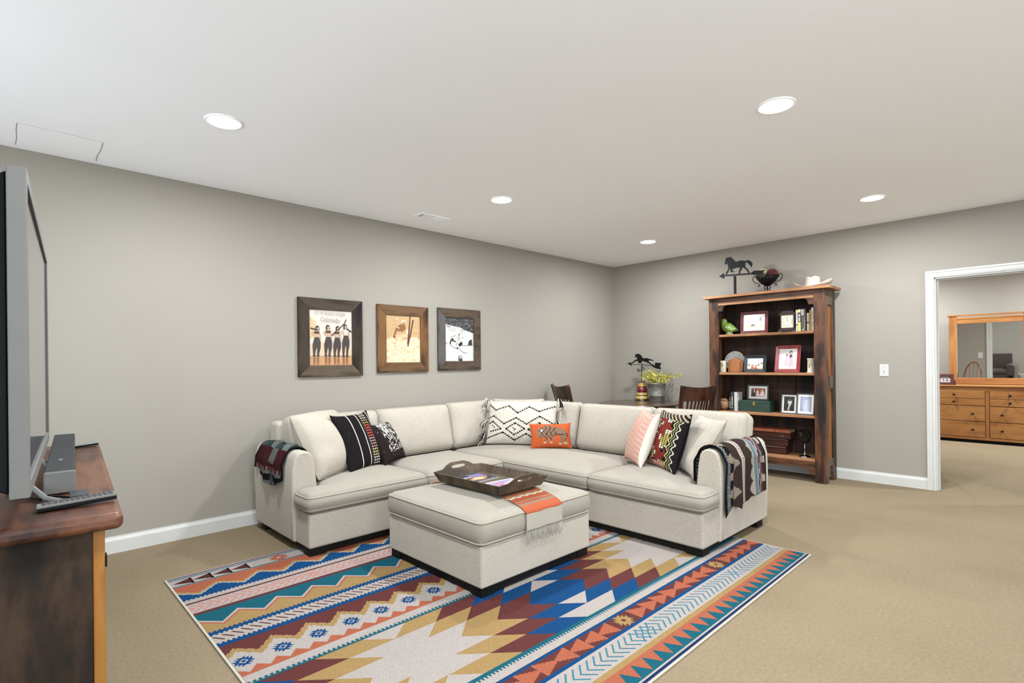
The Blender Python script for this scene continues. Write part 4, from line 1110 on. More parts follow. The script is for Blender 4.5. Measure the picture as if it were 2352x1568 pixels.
for cx, b_, c in ((.1,.15,(226,222,220)),(.33,.1,(196,70,66)),(.55,.05,(186,64,64)),(.72,.18,(210,206,206)),(.92,.3,(232,230,230))): bea += person(cx, b_, .42, (96,62,44), (204,150,124), c)
photo_frame('black photo frame with a family on the beach, second shelf', 2.487, 1.172, .262, .205, .04, m_navyf, .0, bea, .15, .12, -.04)
bal = [bg((214,206,196)), (1, [(0,.6),(1,.6),(1,1),(0,1)], (222,214,206)), (2, [(.3,.15),(.52,.15),(.5,.62),(.36,.62)], (226,178,184)), (2, [(.55,.1),(.86,.1),(.72,.7),(.58,.7)], (224,170,178)), (3, ell(.45,.68,.07,.07), (60,40,34)), (4, ell(.46,.66,.04,.05), (214,176,156)), (3, ell(.66,.82,.09,.1), (50,34,30)), (4, ell(.67,.8,.055,.065), (214,176,156)), (3, [(.6,.55),(.76,.6),(.72,.72),(.58,.7)], (54,36,34)), (2, [(.3,.05),(.7,.05),(.68,.1),(.32,.1)], (210,186,180))]
photo_frame('tall red photo frame of two girls in pink dresses, second shelf', 2.12, 1.172, .275, .308, .04, m_redf, .002, bal, .11, .17, -.1)
wed = [bg((150,88,66)), (1, [(0,0),(1,0),(1,.2),(0,.2)], (96,56,44)), (2, [(.05,.05),(.3,.05),(.33,.85),(.1,.85)], (40,28,26)), (2, [(.35,.05),(.62,.05),(.52,.7),(.4,.7)], (224,196,186)), (2, [(.58,.05),(.98,.05),(.9,.6),(.75,.75)], (230,208,200)), (3, ell(.22,.85,.06,.09), (206,150,122)), (3, ell(.45,.72,.055,.08), (212,160,134)), (3, ell(.8,.82,.06,.09), (206,152,124)), (3, [(.19,.5),(.28,.5),(.26,.75),(.2,.75)], (220,210,206))]
photo_frame('slate grey photo frame of a wedding standing on the green box', 2.475, .8415, .245, .182, .018, m_slate, .022, wed, .20, .1, -.02)
gro = [bg((34,33,32)), (1, [(.1,0),(.98,0),(.86,.42),(.6,.5),(.35,.42)], (22,22,22)), (2, [(.36,.1),(.5,.0),(.62,.4),(.5,.46)], (212,210,206)), (3, [(.44,.05),(.5,.03),(.56,.32),(.5,.34)], (60,60,62)), (3, ell(.56,.62,.2,.22), (172,168,164)), (2, ell(.55,.7,.22,.2), (34,32,30)), (4, ell(.57,.6,.17,.18), (182,178,172)), (5, ell(.5,.64,.025,.010), (110,106,102)), (5, ell(.64,.64,.025,.010), (110,106,102)), (5, stroke([(.52,.51),(.61,.515)], .010)[0], (140,134,128)), (5, ell(.57,.755,.17,.06), (38,36,34))]
photo_frame('black photo frame with portrait in dark suit and striped tie, third shelf', 2.105, .712, .175, .222, .012, m_navyf, .018, gro, .105, .13, -.1)
bri = [bg((150,152,170)), (1, ell(.5,.5,.36,.5), (168,170,186)), (2, [(.25,.0),(.8,.0),(.7,.35),(.62,.8),(.4,.8),(.3,.35)], (186,188,204)), (3, ell(.53,.72,.1,.12), (200,200,212)), (2, ell(.52,.78,.14,.13), (140,142,160)), (4, [(.42,.3),(.5,.1),(.56,.35),(.5,.55)], (204,204,216))]
photo_frame('slate photo frame with pale bride portrait, rightmost on the third shelf', 1.925, .712, .19, .235, .014, m_slate, .022, bri, .07, .13, -.12)
# green bird figurine
gb = shelf_thing('bird_figurine', 'glossy green ceramic bird figurine on the top shelf', 'figurine', 2.79, 1.625, .15)
m_gg = plain('green_glaze', (120,148,74), .15, coat=.7, var=.18, vs=14)
b = MB()
sk = [(-.060,.170,.034),(-.058,.145,.040),(-.046,.118,.056),(-.024,.094,.066),(.012,.080,.060),(.05,.070,.042),(.08,.062,.022),(.1,.058,.006)]
P = [(x, 0, z) for x, z, r in sk]; b.tube(P, [r for _,_,r in sk], 16); b.sphere((-.058,0,.168), .036, 16, 10); b.build('body', m_gg, gb)
MB().lathe([(.034,0),(.042,.004),(.040,.022),(.034,.04)], 18, (.005,0,0)).build('foot_base', plain('pale_green_glaze', (170,180,120), .2, coat=.5), gb)
MB().add([(-.092,-.006,.175),(-.092,.006,.175),(-.112,0,.163),(-.092,0,.16)], [(0,1,2),(0,2,3),(1,3,2),(0,3,1)]).build('beak', m_gg, gb)
for s_ in (-1, 1):
    MB().sphere((.025, s_*.052, .078), (.055,.014,.03), 14, 8, mx=Matrix.Rotation(.25, 4, 'Y')).build('wing', m_gg, gb)
    MB().sphere((-.078, s_*.022, .178), .006, 8, 6).build('eye', plain('dark_green', (50,64,30), .3), gb)
# mantel clock
ck = shelf_thing('mantel_clock', 'dark wood mantel clock with cream face on the top shelf', 'clock', 2.115, 1.625, .12)
m_ck = plain('clock_wood', (48,24,18), .35, coat=.3, var=.2, vs=20)
MB().prism([(-.098,0),(-.06,0),(-.05,.012),(.05,.012),(.06,0),(.098,0),(.098,.02),(.085,.036),(-.085,.036),(-.098,.02)], -.01, .085, 'y').build('plinth', m_ck, ck, .002)
MB().box(-.075,.075,0,.075,.036,.2).build('case', m_ck, ck, .002)
MB().box(-.088,.088,-.008,.08,.2,.21).build('cornice', m_ck, ck, .002); MB().box(-.078,.078,-.003,.078,.21,.222).build('cornice', m_ck, ck, .002)
MB().prism([(-.07,.222),(.07,.222),(.05,.24),(-.05,.24)], .005, .07, 'y').build('pediment', m_ck, ck, .002)
dial = [bg((206,202,184))]
for i in range(12):
    a = pi/2-i*pi/6; r0, r1 = .33, .43
    for q in stroke([(.5+r0*cos(a),.5+r0*sin(a)),(.5+r1*cos(a),.5+r1*sin(a))], .03): dial.append((1, q, (70,62,52)))
for q in stroke([(.5,.5),(.505,.78)], .035)+stroke([(.5,.5),(.49,.86)], .02)+stroke([(.5,.5),(.5,.28)], .008): dial.append((2, q, (60,44,34)))
flat_print('dial', dial, lambda u, v, h: (-.062+u*.124, -.0012-h, .05+v*.138), m_print, ck, .0001)
fr_ = MB()
for a in ((-.068,.068,.046,.05),(-.068,.068,.188,.193)): fr_.box(a[0],a[1],-.004,0,a[2],a[3])
for a in (-.068,.064): fr_.box(a,a+.004,-.004,0,.046,.193)
fr_.build('bezel', plain('brass', (140,110,60), .3, metal=.8), ck)
# books
def book(label, y, z, th, h_, dp, cols, marks=(), dep=.075, lean=0.0, group='books on the top shelf', rz=0.0):
    t = shelf_thing('book', label, 'book', y, z, dep, rz, group)
    if lean: t.rotation_euler = (0, lean, -pi/2+rz); 
    m = plain('book_%d_%d_%d' % cols, cols, .5, var=.05)
    MB().box(-th/2, th/2, 0, .003, 0, h_).build('spine', m, t, .001); MB().box(-th/2, -th/2+.002, 0, dp, 0, h_).build('cover_board', m, t); MB().box(th/2-.002, th/2, 0, dp, 0, h_).build('cover_board', m, t)
    MB().box(-th/2+.002, th/2-.002, .003, dp-.004, .003, h_-.003).build('page_block', m_white, t)
    if marks: flat_print('spine_print', marks, lambda u, v, h: ((u-.5)*th, -.0006-h, v*h_), m_print, t, .0001)
    return t
def smear(c, v0, v1, u0=.3, u1=.7, n=9, seed=1):
    r_ = random.Random(seed); o = []; v = v0; d = (v1-v0)/n
    for _ in range(n):
        if r_.random() < .85: o.append((2, [(u0,v),(u1-.2*r_.random()*(u1-u0),v),(u1,v+d*.65),(u0+.1,v+d*.6)], c))
        v += d
    return o
book('pale lilac paperback beside the clock on the top shelf', 2.000, 1.625, .024, .236, .15, (206,196,200), smear((120,110,120), .45, .9, seed=2)+[(1,[(0,.28),(1,.28),(1,.33),(0,.33)],(70,60,64))])
book('yellow paperback with black title block on the top shelf', 1.973, 1.625, .028, .24, .16, (206,204,104), [(1,[(.05,.42),(.95,.42),(.95,.86),(.05,.86)],(28,28,26))]+smear((226,224,214), .46, .82, .2, .8, 10, 3), .065)
book('thick dark brown book with pale lettering on the top shelf', 1.931, 1.625, .05, .243, .16, (56,44,42), [(1,[(.05,.7),(.6,.7),(.6,.98),(.05,.98)],(150,140,140))]+smear((206,198,192), .12, .62, .55, .72, 16, 4)+smear((150,130,124), .15, .62, .2, .34, 16, 5)+[(2, ell(.45,.07,.16,.035), (206,200,196))], .06)
book('short cream book with black band on the top shelf', 1.890, 1.625, .02, .195, .14, (200,194,150), [(1,[(0,.42),(1,.42),(1,.5),(0,.5)],(30,28,26))]+smear((120,116,90), .55, .9, seed=6))
book('mustard yellow book on the top shelf', 1.869, 1.625, .018, .228, .15, (176,140,58), smear((110,84,40), .3, .8, seed=7))
book('white book with red lettering at the right end of the top shelf', 1.846, 1.625, .022, .25, .15, (222,212,206), smear((176,60,56), .2, .85, seed=8))
book('dark blue slim book by the ball, third shelf', 2.790, .712, .03, .195, .14, (40,40,50), smear((120,116,124), .3, .9, seed=9), .2, 0, 'books on the third shelf')
book('black book with white lettering, third shelf', 2.758, .712, .022, .165, .14, (34,34,38), smear((190,188,184), .2, .9, .25, .8, 8, 10), .085, 0, 'books on the third shelf')
book('tall dark grey book with cream title, third shelf', 2.730, .712, .030, .225, .15, (58,58,56), smear((216,210,196), .15, .85, .25, .75, 10, 11), .08, 0, 'books on the third shelf')
book('thick white book with blue cover next to the green box', 2.690, .712, .036, .222, .15, (206,204,196), [], .085, 0, 'books on the third shelf')
# candle
cdl = shelf_thing('pillar_candle', 'cream pillar candle with dark emblem, left end of the second shelf', 'candle', 2.868, 1.172, .14)
MB().lathe([(.04,0),(.043,.004),(.043,.132),(.040,.142),(.03,.138),(.004,.136)], 28).build('wax', plain('cream_wax', (226,216,186), .5), cdl)
MB().tube([(0,0,.136),(.002,0,.15)], .0015, 5).build('wick', m_bplast, cdl)
em = [(1, ell(0,.085,.5,.026,12), (64,58,44)), (2, ell(-.05,.088,.22,.016), (196,160,60)), (2, ell(.25,.078,.15,.012), (170,140,60)), (1, [(-.45,.112),(-.2,.104),(0,.12),(.2,.104),(.45,.112),(.4,.1),(-.4,.1)], (80,60,50)), (1, [(-.5,.026),(.5,.026),(.45,.04),(-.4,.038)], (60,56,50))]
flat_print('emblem', em, lambda u, v, h: ((.0434+h)*sin(u), -(.0434+h)*cos(u), v), m_print, cdl, .0001)
# plate on a stand
pt = shelf_thing('display_plate', 'pale porcelain plate standing on edge on the second shelf', 'plate', 2.765, 1.172, .235)
mx = Matrix.Translation((0, .02, .132)) @ Matrix.Rotation(radians(78), 4, 'X')
MB().lathe([(.002,.006),(.07,.006),(.078,.012),(.118,.024),(.122,.024),(.122,.021),(.08,.004),(.06,0),(.002,0)], 40, cap=False, mx=mx).build('dish', plain('porcelain', (214,212,202), .2, coat=.5), pt)
rim = MB()
for i in range(14):
    if i % 2 == 0:
        a = 2*pi*i/14; rim.sphere((.098*cos(a), .098*sin(a), .0195), (.009,.005,.0008), 8, 4, mx=mx)
rim.build('rim_motif', plain('grey_ink', (110,106,100), .6), pt)
MB().sphere((.0,.015,.0065), (.045,.016,.0008), 12, 4, mx=mx).build('centre_motif', plain('grey_ink', (110,106,100), .6), pt)
ps = MB()
for s_ in (-1, 1): ps.tube([(s_*.05,-.05,.02),(s_*.05,-.045,.004),(s_*.05,.06,.003),(s_*.02,.075,.12)], .0025, 6)
ps.tube([(-.05,.02,.003),(.05,.02,.003)], .0025, 6); ps.build('wire_stand', m_blackmetal, pt)
# tan leather house-shaped block
lb_ = shelf_thing('wooden_block', 'plain tan house-shaped block in front of the plate, second shelf', 'ornament', 2.722, 1.172, .12)
MB().prism([(-.075,0),(.062,0),(.07,.13),(.005,.178),(-.072,.142)], 0, .05, 'y').build('front_block', plain('tan_leather', (158,96,52), .6, var=.06), lb_, .008, seg=3)
MB().prism([(.05,0),(.088,.0),(.10,.12),(.03,.17),(.006,.176)], .012, .06, 'y').build('rear_block', plain('tan_leather2', (136,80,42), .6, var=.06), lb_, .008, seg=3)
# beer stein
stn = shelf_thing('beer_stein', 'cream ceramic stein with red emblem at the right end of the second shelf', 'mug', 1.872, 1.172, .1)
m_st = plain('cream_ceramic', (216,206,180), .3, coat=.4)
MB().lathe([(.042,0),(.042,.008),(.037,.016),(.036,.14),(.040,.148),(.040,.156),(.034,.156),(.033,.02),(.002,.015)], 28, cap=False).build('cup', m_st, stn)
MB().tube([(.034,.0,.13),(.062,.0,.125),(.07,0,.08),(.06,0,.045),(.034,0,.04)], .006, 8).build('handle', m_st, stn)
flat_print('emblem', [(1, ell(-.2,.07,.14,.014), (168,48,40)), (1, [(-.28,.05),(-.12,.05),(-.15,.09),(-.25,.09)], (150,40,34)), (1, ell(.35,.085,.12,.01), (90,84,76)), (1, ell(.1,.1,.3,.003), (110,100,90))], lambda u, v, h: ((.037+h)*sin(u), -(.037+h)*cos(u), v), m_print, stn, .0001)
# leather ball
bl_ = shelf_thing('leather_ball', 'brown leather ball with a monogram on the third shelf', 'ball', 2.850, .712, .12)
MB().sphere((0,0,.072), .072, 28, 18).build('ball_body', plain('ball_leather', (158,116,82), .6, var=.12, vs=20, bump=.2), bl_)
sm_ = MB(); sm_.tube([(.0722*sin(a)*.92, -.0722*cos(a)*.92*cos(.55*sin(a*1.0)), .072+.04+.012*cos(2*a)) for a in [i*.1-1.2 for i in range(25)]], .0032, 6); sm_.tube([(.0722*sin(a)*.9, -.0722*cos(a)*.84, .072-.042-.01*cos(2*a)) for a in [i*.1-1.2 for i in range(25)]], .0028, 6)
sm_.build('seam', plain('dark_leather', (60,40,30), .7), bl_)
mono = []
for q in stroke([(-.024,.094),(.026,.100)], .007)+stroke([(.004,.098),(.001,.044)], .007)+stroke([(.018,.084),(-.008,.086),(-.018,.076),(-.008,.069),(.010,.066),(.018,.056),(.006,.046),(-.018,.048)], .006): mono.append((1, q, (48,34,28)))
flat_print('monogram', mono, lambda u, v, h: ((.0732+h)*sin(u/.073)*cos((v-.072)/.075), -(.0732+h)*cos(u/.073)*cos((v-.072)/.075), .072+(.0732+h)*sin((v-.072)/.075)), m_print, bl_, .0001)
# green box with latch
gx = shelf_thing('green_box', 'dark green chest with a brass latch on the third shelf', 'box', 2.484, .712, .10)
m_gb = plain('green_leather', (32,58,46), .5, var=.12, vs=30)
MB().box(-.176,.176,0,.22,0,.096).build('body', m_gb, gx, .003); MB().box(-.177,.177,-.001,.221,.098,.128).build('lid', m_gb, gx, .003)
lt_ = MB(); lt_.box(-.014,.014,-.006,-.001,.07,.112); lt_.box(-.009,.009,-.010,-.006,.078,.104); lt_.build('latch', plain('brass_latch', (190,160,80), .3, metal=.7), gx, .001)
# wooden drawer box with a book on it
dbx = shelf_thing('drawer_box', 'dark mahogany desktop box with two drawers on the bottom shelf', 'box', 2.35, .246, .13)
m_mh = wood('mahogany', [(34,16,12),(58,28,20),(74,36,24),(44,20,15)], 1.2, (.15,1,1), .35, coat=.4)
MB().box(-.20,.20,0,.2,0,.178).build('carcass', m_mh, dbx, .003); MB().box(-.255,.255,-.015,.215,.178,.245).build('top_box', m_mh, dbx, .003)
for z0 in (.012, .098): 
    dr = MB().box(-.225+z0*.1,.205+z0*.25,-.018,-.001,z0,z0+.072).build('drawer', m_mh, dbx, .003); MB().box(-.22+z0*.1,.20+z0*.25,-.026,-.018,z0+.060,z0+.070).build('drawer_lip', m_mh, dr, .002)
for x in (-.16,.17): MB().box(x-.02,x+.02,-.018,-.015,.205,.213).build('hinge_plate', m_silver, dbx, .001)
bk4 = shelf_thing('book', 'rust brown leather book lying on the mahogany drawer box', 'book', 2.30, .4918, .1)
MB().box(-.20,.20,0,.2,0,.005).build('cover_board', plain('rust_leather', (140,66,40), .5, var=.1), bk4); MB().box(-.20,.20,0,.2,.030,.035).build('cover_board', plain('rust_leather', (140,66,40), .5), bk4)
MB().box(-.196,.196,.004,.194,.005,.03).build('page_block', plain('old_pages', (150,140,120), .8), bk4); MB().box(-.20,.20,-.004,.002,0,.035).build('spine', plain('rust_leather', (140,66,40), .5), bk4, .002)
flat_print('spine_print', smear((206,150,90), .1, .72, .35, .65, 18, 12)+[(1, ell(.9,.5,.012,.12), (206,160,100))], lambda u, v, h: ((v-.5)*.4, -.0046-h, u*.035), m_print, bk4, .0001)
# armillary sphere
ar = shelf_thing('armillary_sphere', 'dark metal armillary sphere on a silver stand, bottom shelf', 'ornament', 1.952, .246, .12)
m_dm = plain('dark_bronze', (52,48,46), .35, metal=.8); m_cr = plain('chrome', (170,170,172), .15, metal=1.0)
MB().lathe([(.056,0),(.058,.004),(.05,.012),(.03,.020),(.012,.03),(.008,.05),(.006,.07),(.010,.10),(.006,.115),(.005,.148)], 28).build('stand', m_cr, ar)
def ring(mx, r=.078, wdt=.008, t=.002):
    b_ = MB(); vs = []; n = 40; fs = []
    for i in range(n):
        a = 2*pi*i/n
        for rr, zz in ((r-t,-wdt),(r,-wdt),(r,wdt),(r-t,wdt)): vs.append((rr*cos(a), rr*sin(a), zz))
    for i in range(n):
        for k in range(4): fs.append((i*4+k, i*4+(k+1)%4, ((i+1)%n)*4+(k+1)%4, ((i+1)%n)*4+k))
    b_.add(vs, fs, mx=Matrix.Translation((0,0,.226)) @ mx); b_.build('ring', m_dm, ar)
ring(Matrix.Rotation(radians(60), 4, 'Y')); ring(Matrix.Rotation(radians(90), 4, 'X'), .08, .004); ring(Matrix.Rotation(radians(100), 4, 'Y') @ Matrix.Rotation(.6, 4, 'X'), .074, .010)
MB().sphere((0,0,.226), .018, 14, 10).build('globe', m_dm, ar); MB().tube([(.06,0,.16),(-.13,0,.335)], .002, 6).build('axis_rod', m_dm, ar)

# ------------------------------------------------------------------ things on top of the bookcase
TOPZ = 2.0934
hv = empty('horse_weathervane', 'black iron running-horse weathervane on top of the bookcase', 'ornament', (6.285, 2.672, TOPZ), -pi/2)
HP_ = [(425,240),(435,200),(440,170),(450,150),(480,140),(505,140),(520,130),(528,145),(545,155),(555,170),(580,190),(585,205),(620,208),(650,195),(690,190),(735,200),(770,190),(800,192),(830,215),(850,255),(838,260),(835,300),(815,275),(790,245),(765,222),(740,225),(740,260),(735,285),(760,305),(780,330),(805,382),(785,384),(755,335),(720,305),(695,295),(690,320),(668,350),(655,392),(637,392),(645,345),(660,310),(655,295),(620,300),(580,310),(550,318),(540,345),(570,355),(570,368),(530,370),(512,355),(515,325),(500,320),(480,360),(460,404),(438,406),(450,370),(475,330),(485,295),(475,265),(468,225),(450,245),(430,248)]
def hm(x, y): return (-(2.882-.00078*(x-335)-2.69), 2.336-.00078*(y-435)-.000098*(x-335)-TOPZ)
MB().prism([hm(*q) for q in HP_], -.004, .004, 'y').build('horse', m_blackmetal, hv)
MB().prism([hm(*q) for q in ((405,412),(840,380),(840,402),(405,434))], -.006, .006, 'y').build('arrow_bar', m_blackmetal, hv)
MB().prism([hm(*q) for q in ((335,435),(410,382),(416,470))], -.006, .006, 'y').build('arrow_head', m_blackmetal, hv)
MB().prism([hm(*q) for q in ((815,384),(868,348),(1020,340),(985,372),(1030,402),(870,412),(820,402))], -.004, .004, 'y').build('arrow_tail', m_blackmetal, hv)
MB().box(-.012,.012,-.012,.012,.008,.225).build('post', m_blackmetal, hv, .002); MB().box(-.05,.05,-.05,.05,0,.008).build('foot_plate', m_blackmetal, hv, .002)
# iron urn with twig balls
ur = empty('iron_urn', 'small black scrolled iron urn on top of the bookcase', 'urn', (6.40, 2.345, TOPZ), -pi/2)
b = MB()
for i in range(18):
    a = 2*pi*i/18; b.tube([(r*cos(a), r*sin(a), z) for r, z in ((.022,.085),(.05,.105),(.085,.135),(.108,.17),(.122,.19))], .0048, 5)
b.build('bowl_ribs', m_blackmetal, ur)
MB().lathe([(.122,.186),(.128,.189),(.128,.194),(.122,.196),(.12,.19)], 32, cap=False).build('rim', m_blackmetal, ur)
MB().lathe([(.002,.088),(.04,.092),(.07,.112),(.10,.15),(.115,.18),(.113,.182),(.068,.116),(.04,.096),(.002,.092)], 24, cap=False).build('liner', m_blackmetal, ur)
b = MB()
for i in range(4):
    a = 2*pi*i/4+.5; b.tube(crs([(r*cos(a), r*sin(a), z) for r, z in ((.045,.0),(.05,.012),(.03,.03),(.018,.045),(.034,.06),(.026,.078),(.02,.09))], 4), .005, 6)
b.lathe([(.048,0),(.05,.004),(.03,.010),(.002,.010)], 18); b.build('stem', m_blackmetal, ur)
for s_ in (-1, 1):
    MB().tube(crs([(s_*r, 0, z) for r, z in ((.118,.19),(.145,.21),(.162,.19),(.158,.155),(.135,.13),(.10,.118),(.085,.10),(.092,.082),(.105,.088),(.10,.1))]), .0042, 6).build('scroll_handle', m_blackmetal, ur)
def twig_ball(label, dx, dy, z, r, c1, c2):
    t = empty('twig_ball', label, 'ornament', (6.40+dy, 2.345-dx, TOPZ+z), 0); m = plain('twig_%d' % c1[0], c1, .9, var=.3, vs=60)
    MB().sphere((0,0,r), r*.9, 20, 12).build('core', plain('core_%d' % c2[0], c2, .95, var=.3, vs=50), t)
    b = MB(); rr = random.Random(int(r*1000))
    for k in range(26):
        ax = Vector((rr.uniform(-1,1), rr.uniform(-1,1), rr.uniform(-1,1))).normalized(); q = ax.orthogonal().normalized(); p_ = ax.cross(q); off = rr.uniform(-.5,.5)
        R_ = r*.96; rad = sqrt(1-off*off)*R_
        b.tube([ax*off*R_+q*rad*cos(a)+p_*rad*sin(a)+Vector((0,0,r)) for a in [2*pi*i/18 for i in range(18)]], .0028, 4, closed=True)
    b.build('twigs', m, t)
twig_ball('cream twig ball in the iron urn', -.058, -.02, .158, .066, (188,172,140), (126,108,80))
twig_ball('dark red twig ball in the iron urn', .055, .0, .142, .066, (96,40,34), (70,26,24))
# cowboy hat
ht = empty('cowboy_hat', 'cream felt cowboy hat on the right end of the bookcase top', 'hat', (6.415, 1.872, TOPZ), -pi/2)
m_ft = plain('cream_felt', (204,186,170), .95, var=.03)
b = MB(); vs = []; fs = []; n = 48; prof_ = [(.36,.004),(.55,0),(.75,.004),(1.0,.016)]
for k, (q, z) in enumerate(prof_):
    for i in range(n):
        a = 2*pi*i/n; x, y = .19*q*cos(a), .165*q*sin(a); curl = max(0, q-.5)/.5
        vs.append((x, y, .010+z+curl**1.6*.062*abs(cos(a))**2.2-curl*.012*abs(sin(a))**2))
for k in range(3):
    for i in range(n): fs.append((k*n+i, k*n+(i+1)%n, (k+1)*n+(i+1)%n, (k+1)*n+i))
b.add(vs, fs, None, True); b.build('brim', m_ft, ht, solid=.004)
b = MB(); vs = []; fs = []
for k in range(11):
    t = k/10; 
    for i in range(n):
        a = 2*pi*i/n; rx, ry = .078*(1-.16*t), .096*(1-.2*t)
        if t > .8: rx *= 1-(t-.8)*2.4; ry *= 1-(t-.8)*2.2
        z = .012+.115*min(1, t/.85)*(1+.0*t); x, y = rx*cos(a), ry*sin(a)
        if t > .6: z -= .022*(t-.6)/.4*max(0, 1-abs(x)/.03); z += .012*(t-.6)/.4*(-y/.1)
        vs.append((x, y, z))
for k in range(10):
    for i in range(n): fs.append((k*n+i, k*n+(i+1)%n, (k+1)*n+(i+1)%n, (k+1)*n+i))
fs.append([10*n+i for i in range(n)]); b.add(vs, fs, None, True); b.build('crown', m_ft, ht)
MB().lathe([(.0795,.012),(.0795,.03),(.078,.03),(.078,.012)], 48, cap=False, mx=Matrix.Diagonal((1,1.22,1,1))).build('hat_band', plain('hat_ribbon', (196,176,158), .8), ht)

# ------------------------------------------------------------------ round dining table, two chairs
m_tbl = wood('walnut_table', [(48,30,20),(70,46,32),(86,60,42),(58,38,26)], 1.0, (.2,1,1), .22, coat=.6, bump=.05)
m_chr = wood('dark_cherry_chair', [(34,16,11),(58,28,18),(82,42,26),(46,22,15)], 1.2, (1,1,.2), .3, coat=.4, bump=.05)
TBX, TBY, TBZ, TBR = 6.075, 3.86, .775, .535
tb = empty('round_table', 'small round dark wood table behind the sofa corner', 'table', (TBX, TBY, 0))
MB().lathe([(.002,TBZ-.03),(TBR-.03,TBZ-.03),(TBR-.008,TBZ-.024),(TBR,TBZ-.014),(TBR-.004,TBZ-.006),(TBR-.014,TBZ-.001),(TBR-.03,TBZ),(.002,TBZ)], 64, cap=False).build('table_top', m_tbl, tb)
MB().lathe([(TBR-.09,TBZ-.09),(TBR-.075,TBZ-.09),(TBR-.075,TBZ-.03),(TBR-.09,TBZ-.03)], 48, cap=False).build('apron', m_chr, tb)
for i in range(4):
    a = pi/4+i*pi/2+.1; x, y = (TBR-.1)*cos(a), (TBR-.1)*sin(a)
    MB().tube([(x,y,0),(x*.98,y*.98,.3),(x*.96,y*.96,TBZ-.03)], [.017,.022,.028], 10).build('leg', m_chr, tb)
def dining_chair(label, x, y, az, S_=1.04):
    t = empty('dining_chair', label, 'chair', (x, y, 0), az-pi/2, 'dining chairs at the round table'); t.scale = (S_,)*3
    MB().prism([(-.21,-.19),(.21,-.19),(.235,.22),(.2,.235),(-.2,.235),(-.235,.22)], .435, .465).build('seat', m_chr, t, .008)
    for s_ in (-1, 1):
        P = [(s_*.185,-.235,0),(s_*.19,-.205,.25),(s_*.195,-.195,.46),(s_*.205,-.215,.62),(s_*.215,-.25,.80),(s_*.235,-.30,.99)]
        b_ = MB(); vs = []; fs = []
        for k, p_ in enumerate(P):
            wx_, wy_ = .016, .021
            for dx, dy in ((-wx_,-wy_),(wx_,-wy_),(wx_,wy_),(-wx_,wy_)): vs.append((p_[0]+dx, p_[1]+dy, p_[2]))
        for k in range(len(P)-1):
            for i in range(4): fs.append((k*4+i, k*4+(i+1)%4, (k+1)*4+(i+1)%4, (k+1)*4+i))
        fs += [(3,2,1,0), tuple(range(len(vs)-4, len(vs)))]; b_.add(vs, fs); b_.build('back_post', m_chr, t, .004)
        MB().tube([(s_*.2,.2,0),(s_*.2,.2,.25),(s_*.2,.2,.44)], [.013,.018,.021], 10).build('leg', m_chr, t)
        MB().box(s_*.197-.008, s_*.197+.008, -.2, .2, .2, .225).build('stretcher', m_chr, t, .003)
    MB().box(-.19,.19,.19,.206,.39,.437).build('seat_rail', m_chr, t); MB().box(-.19,.19,-.205,-.19,.39,.437).build('seat_rail', m_chr, t)
    # curved crest rail
    b_ = MB(); vs = []; fs = []; n = 16
    for i in range(n+1):
        q = i/n*2-1; xx = q*.25; yb = -.268-.045*(1-q*q); zt = .975+.028*abs(q)**2.2; zb_ = .825
        for (yo, zz) in ((.0, zb_), (-.018, zb_), (-.058, zt), (-.038, zt)): vs.append((xx*(.93 if zz == zb_ else 1), yb+yo+.022, zz))
    for i in range(n):
        for k in range(4): fs.append((i*4+k, i*4+(k+1)%4, (i+1)*4+(k+1)%4, (i+1)*4+k))
    fs += [(3,2,1,0), tuple(range(len(vs)-4, len(vs)))]; b_.add(vs, fs, None, True); b_.build('crest_rail', m_chr, t, .003)
    MB().box(-.2,.2,-.23,-.205,.50,.54).build('lower_rail', m_chr, t, .003)
    for i in range(7):
        q = (i-3)/3.4; xx = q*.165; yb = -.285-.03*(1-q*q)
        b_ = MB(); vs = []
        for yy, zz in ((-.218,.53),(-.24,.66),(yb+.02,.83)):
            for dx, dy in ((-.011,-.005),(.011,-.005),(.011,.005),(-.011,.005)): vs.append((xx*(.92+.1*(zz-.53))+dx, yy+dy, zz))
        b_.add(vs, [(k*4+i2, k*4+(i2+1)%4, (k+1)*4+(i2+1)%4, (k+1)*4+i2) for k in range(2) for i2 in range(4)]); b_.build('back_slat', m_chr, t)
    return t
dining_chair('dark wooden slat-back chair at the round table beside the bookcase', 5.80, 3.13, radians(70))
dining_chair('dark wooden slat-back chair at the round table nearest the picture wall', 5.32, 4.22, radians(-26))
# turned candlestick base carrying a horse arrow vane
VX, VY = 6.43, 4.05
vs_ = empty('turned_vase', 'yellow and red turned wooden base with a horse arrow vane on the table', 'ornament', (VX, VY, TBZ+.0005))
pc = [((.096,0),(.096,.012),(.092,.018),(.092,.02), (34,22,16)), ((.092,.02),(.094,.03),(.088,.052),(.078,.062),(.078,.064), (188,158,84)), ((.078,.064),(.082,.068),(.080,.074),(.076,.076), (70,34,22)),
      ((.076,.076),(.074,.09),(.066,.104),(.064,.108), (196,166,90)), ((.064,.108),(.070,.118),(.072,.150),(.066,.182),(.060,.196), (116,30,28)), ((.060,.196),(.054,.205),(.052,.225),(.050,.245), (182,140,64)), ((.050,.245),(.052,.247),(.052,.256),(.002,.256), (48,42,36))]
b = MB()
for q in pc: b.lathe(q[:-1], 32, cap=False, col=q[-1])
b.lathe([(.002,0),(.096,0)], 32, cap=False, col=(34,22,16)); b.build('turned_body', attr_mat('glossy_lacquer', .25, .06, 40, .5, .6, bump=0), vs_)
def vm(x, y): return (4.285-.001087*(x-965)-VY, 1.292-.001087*(y-345)+.00002*(x-965)-TBZ)
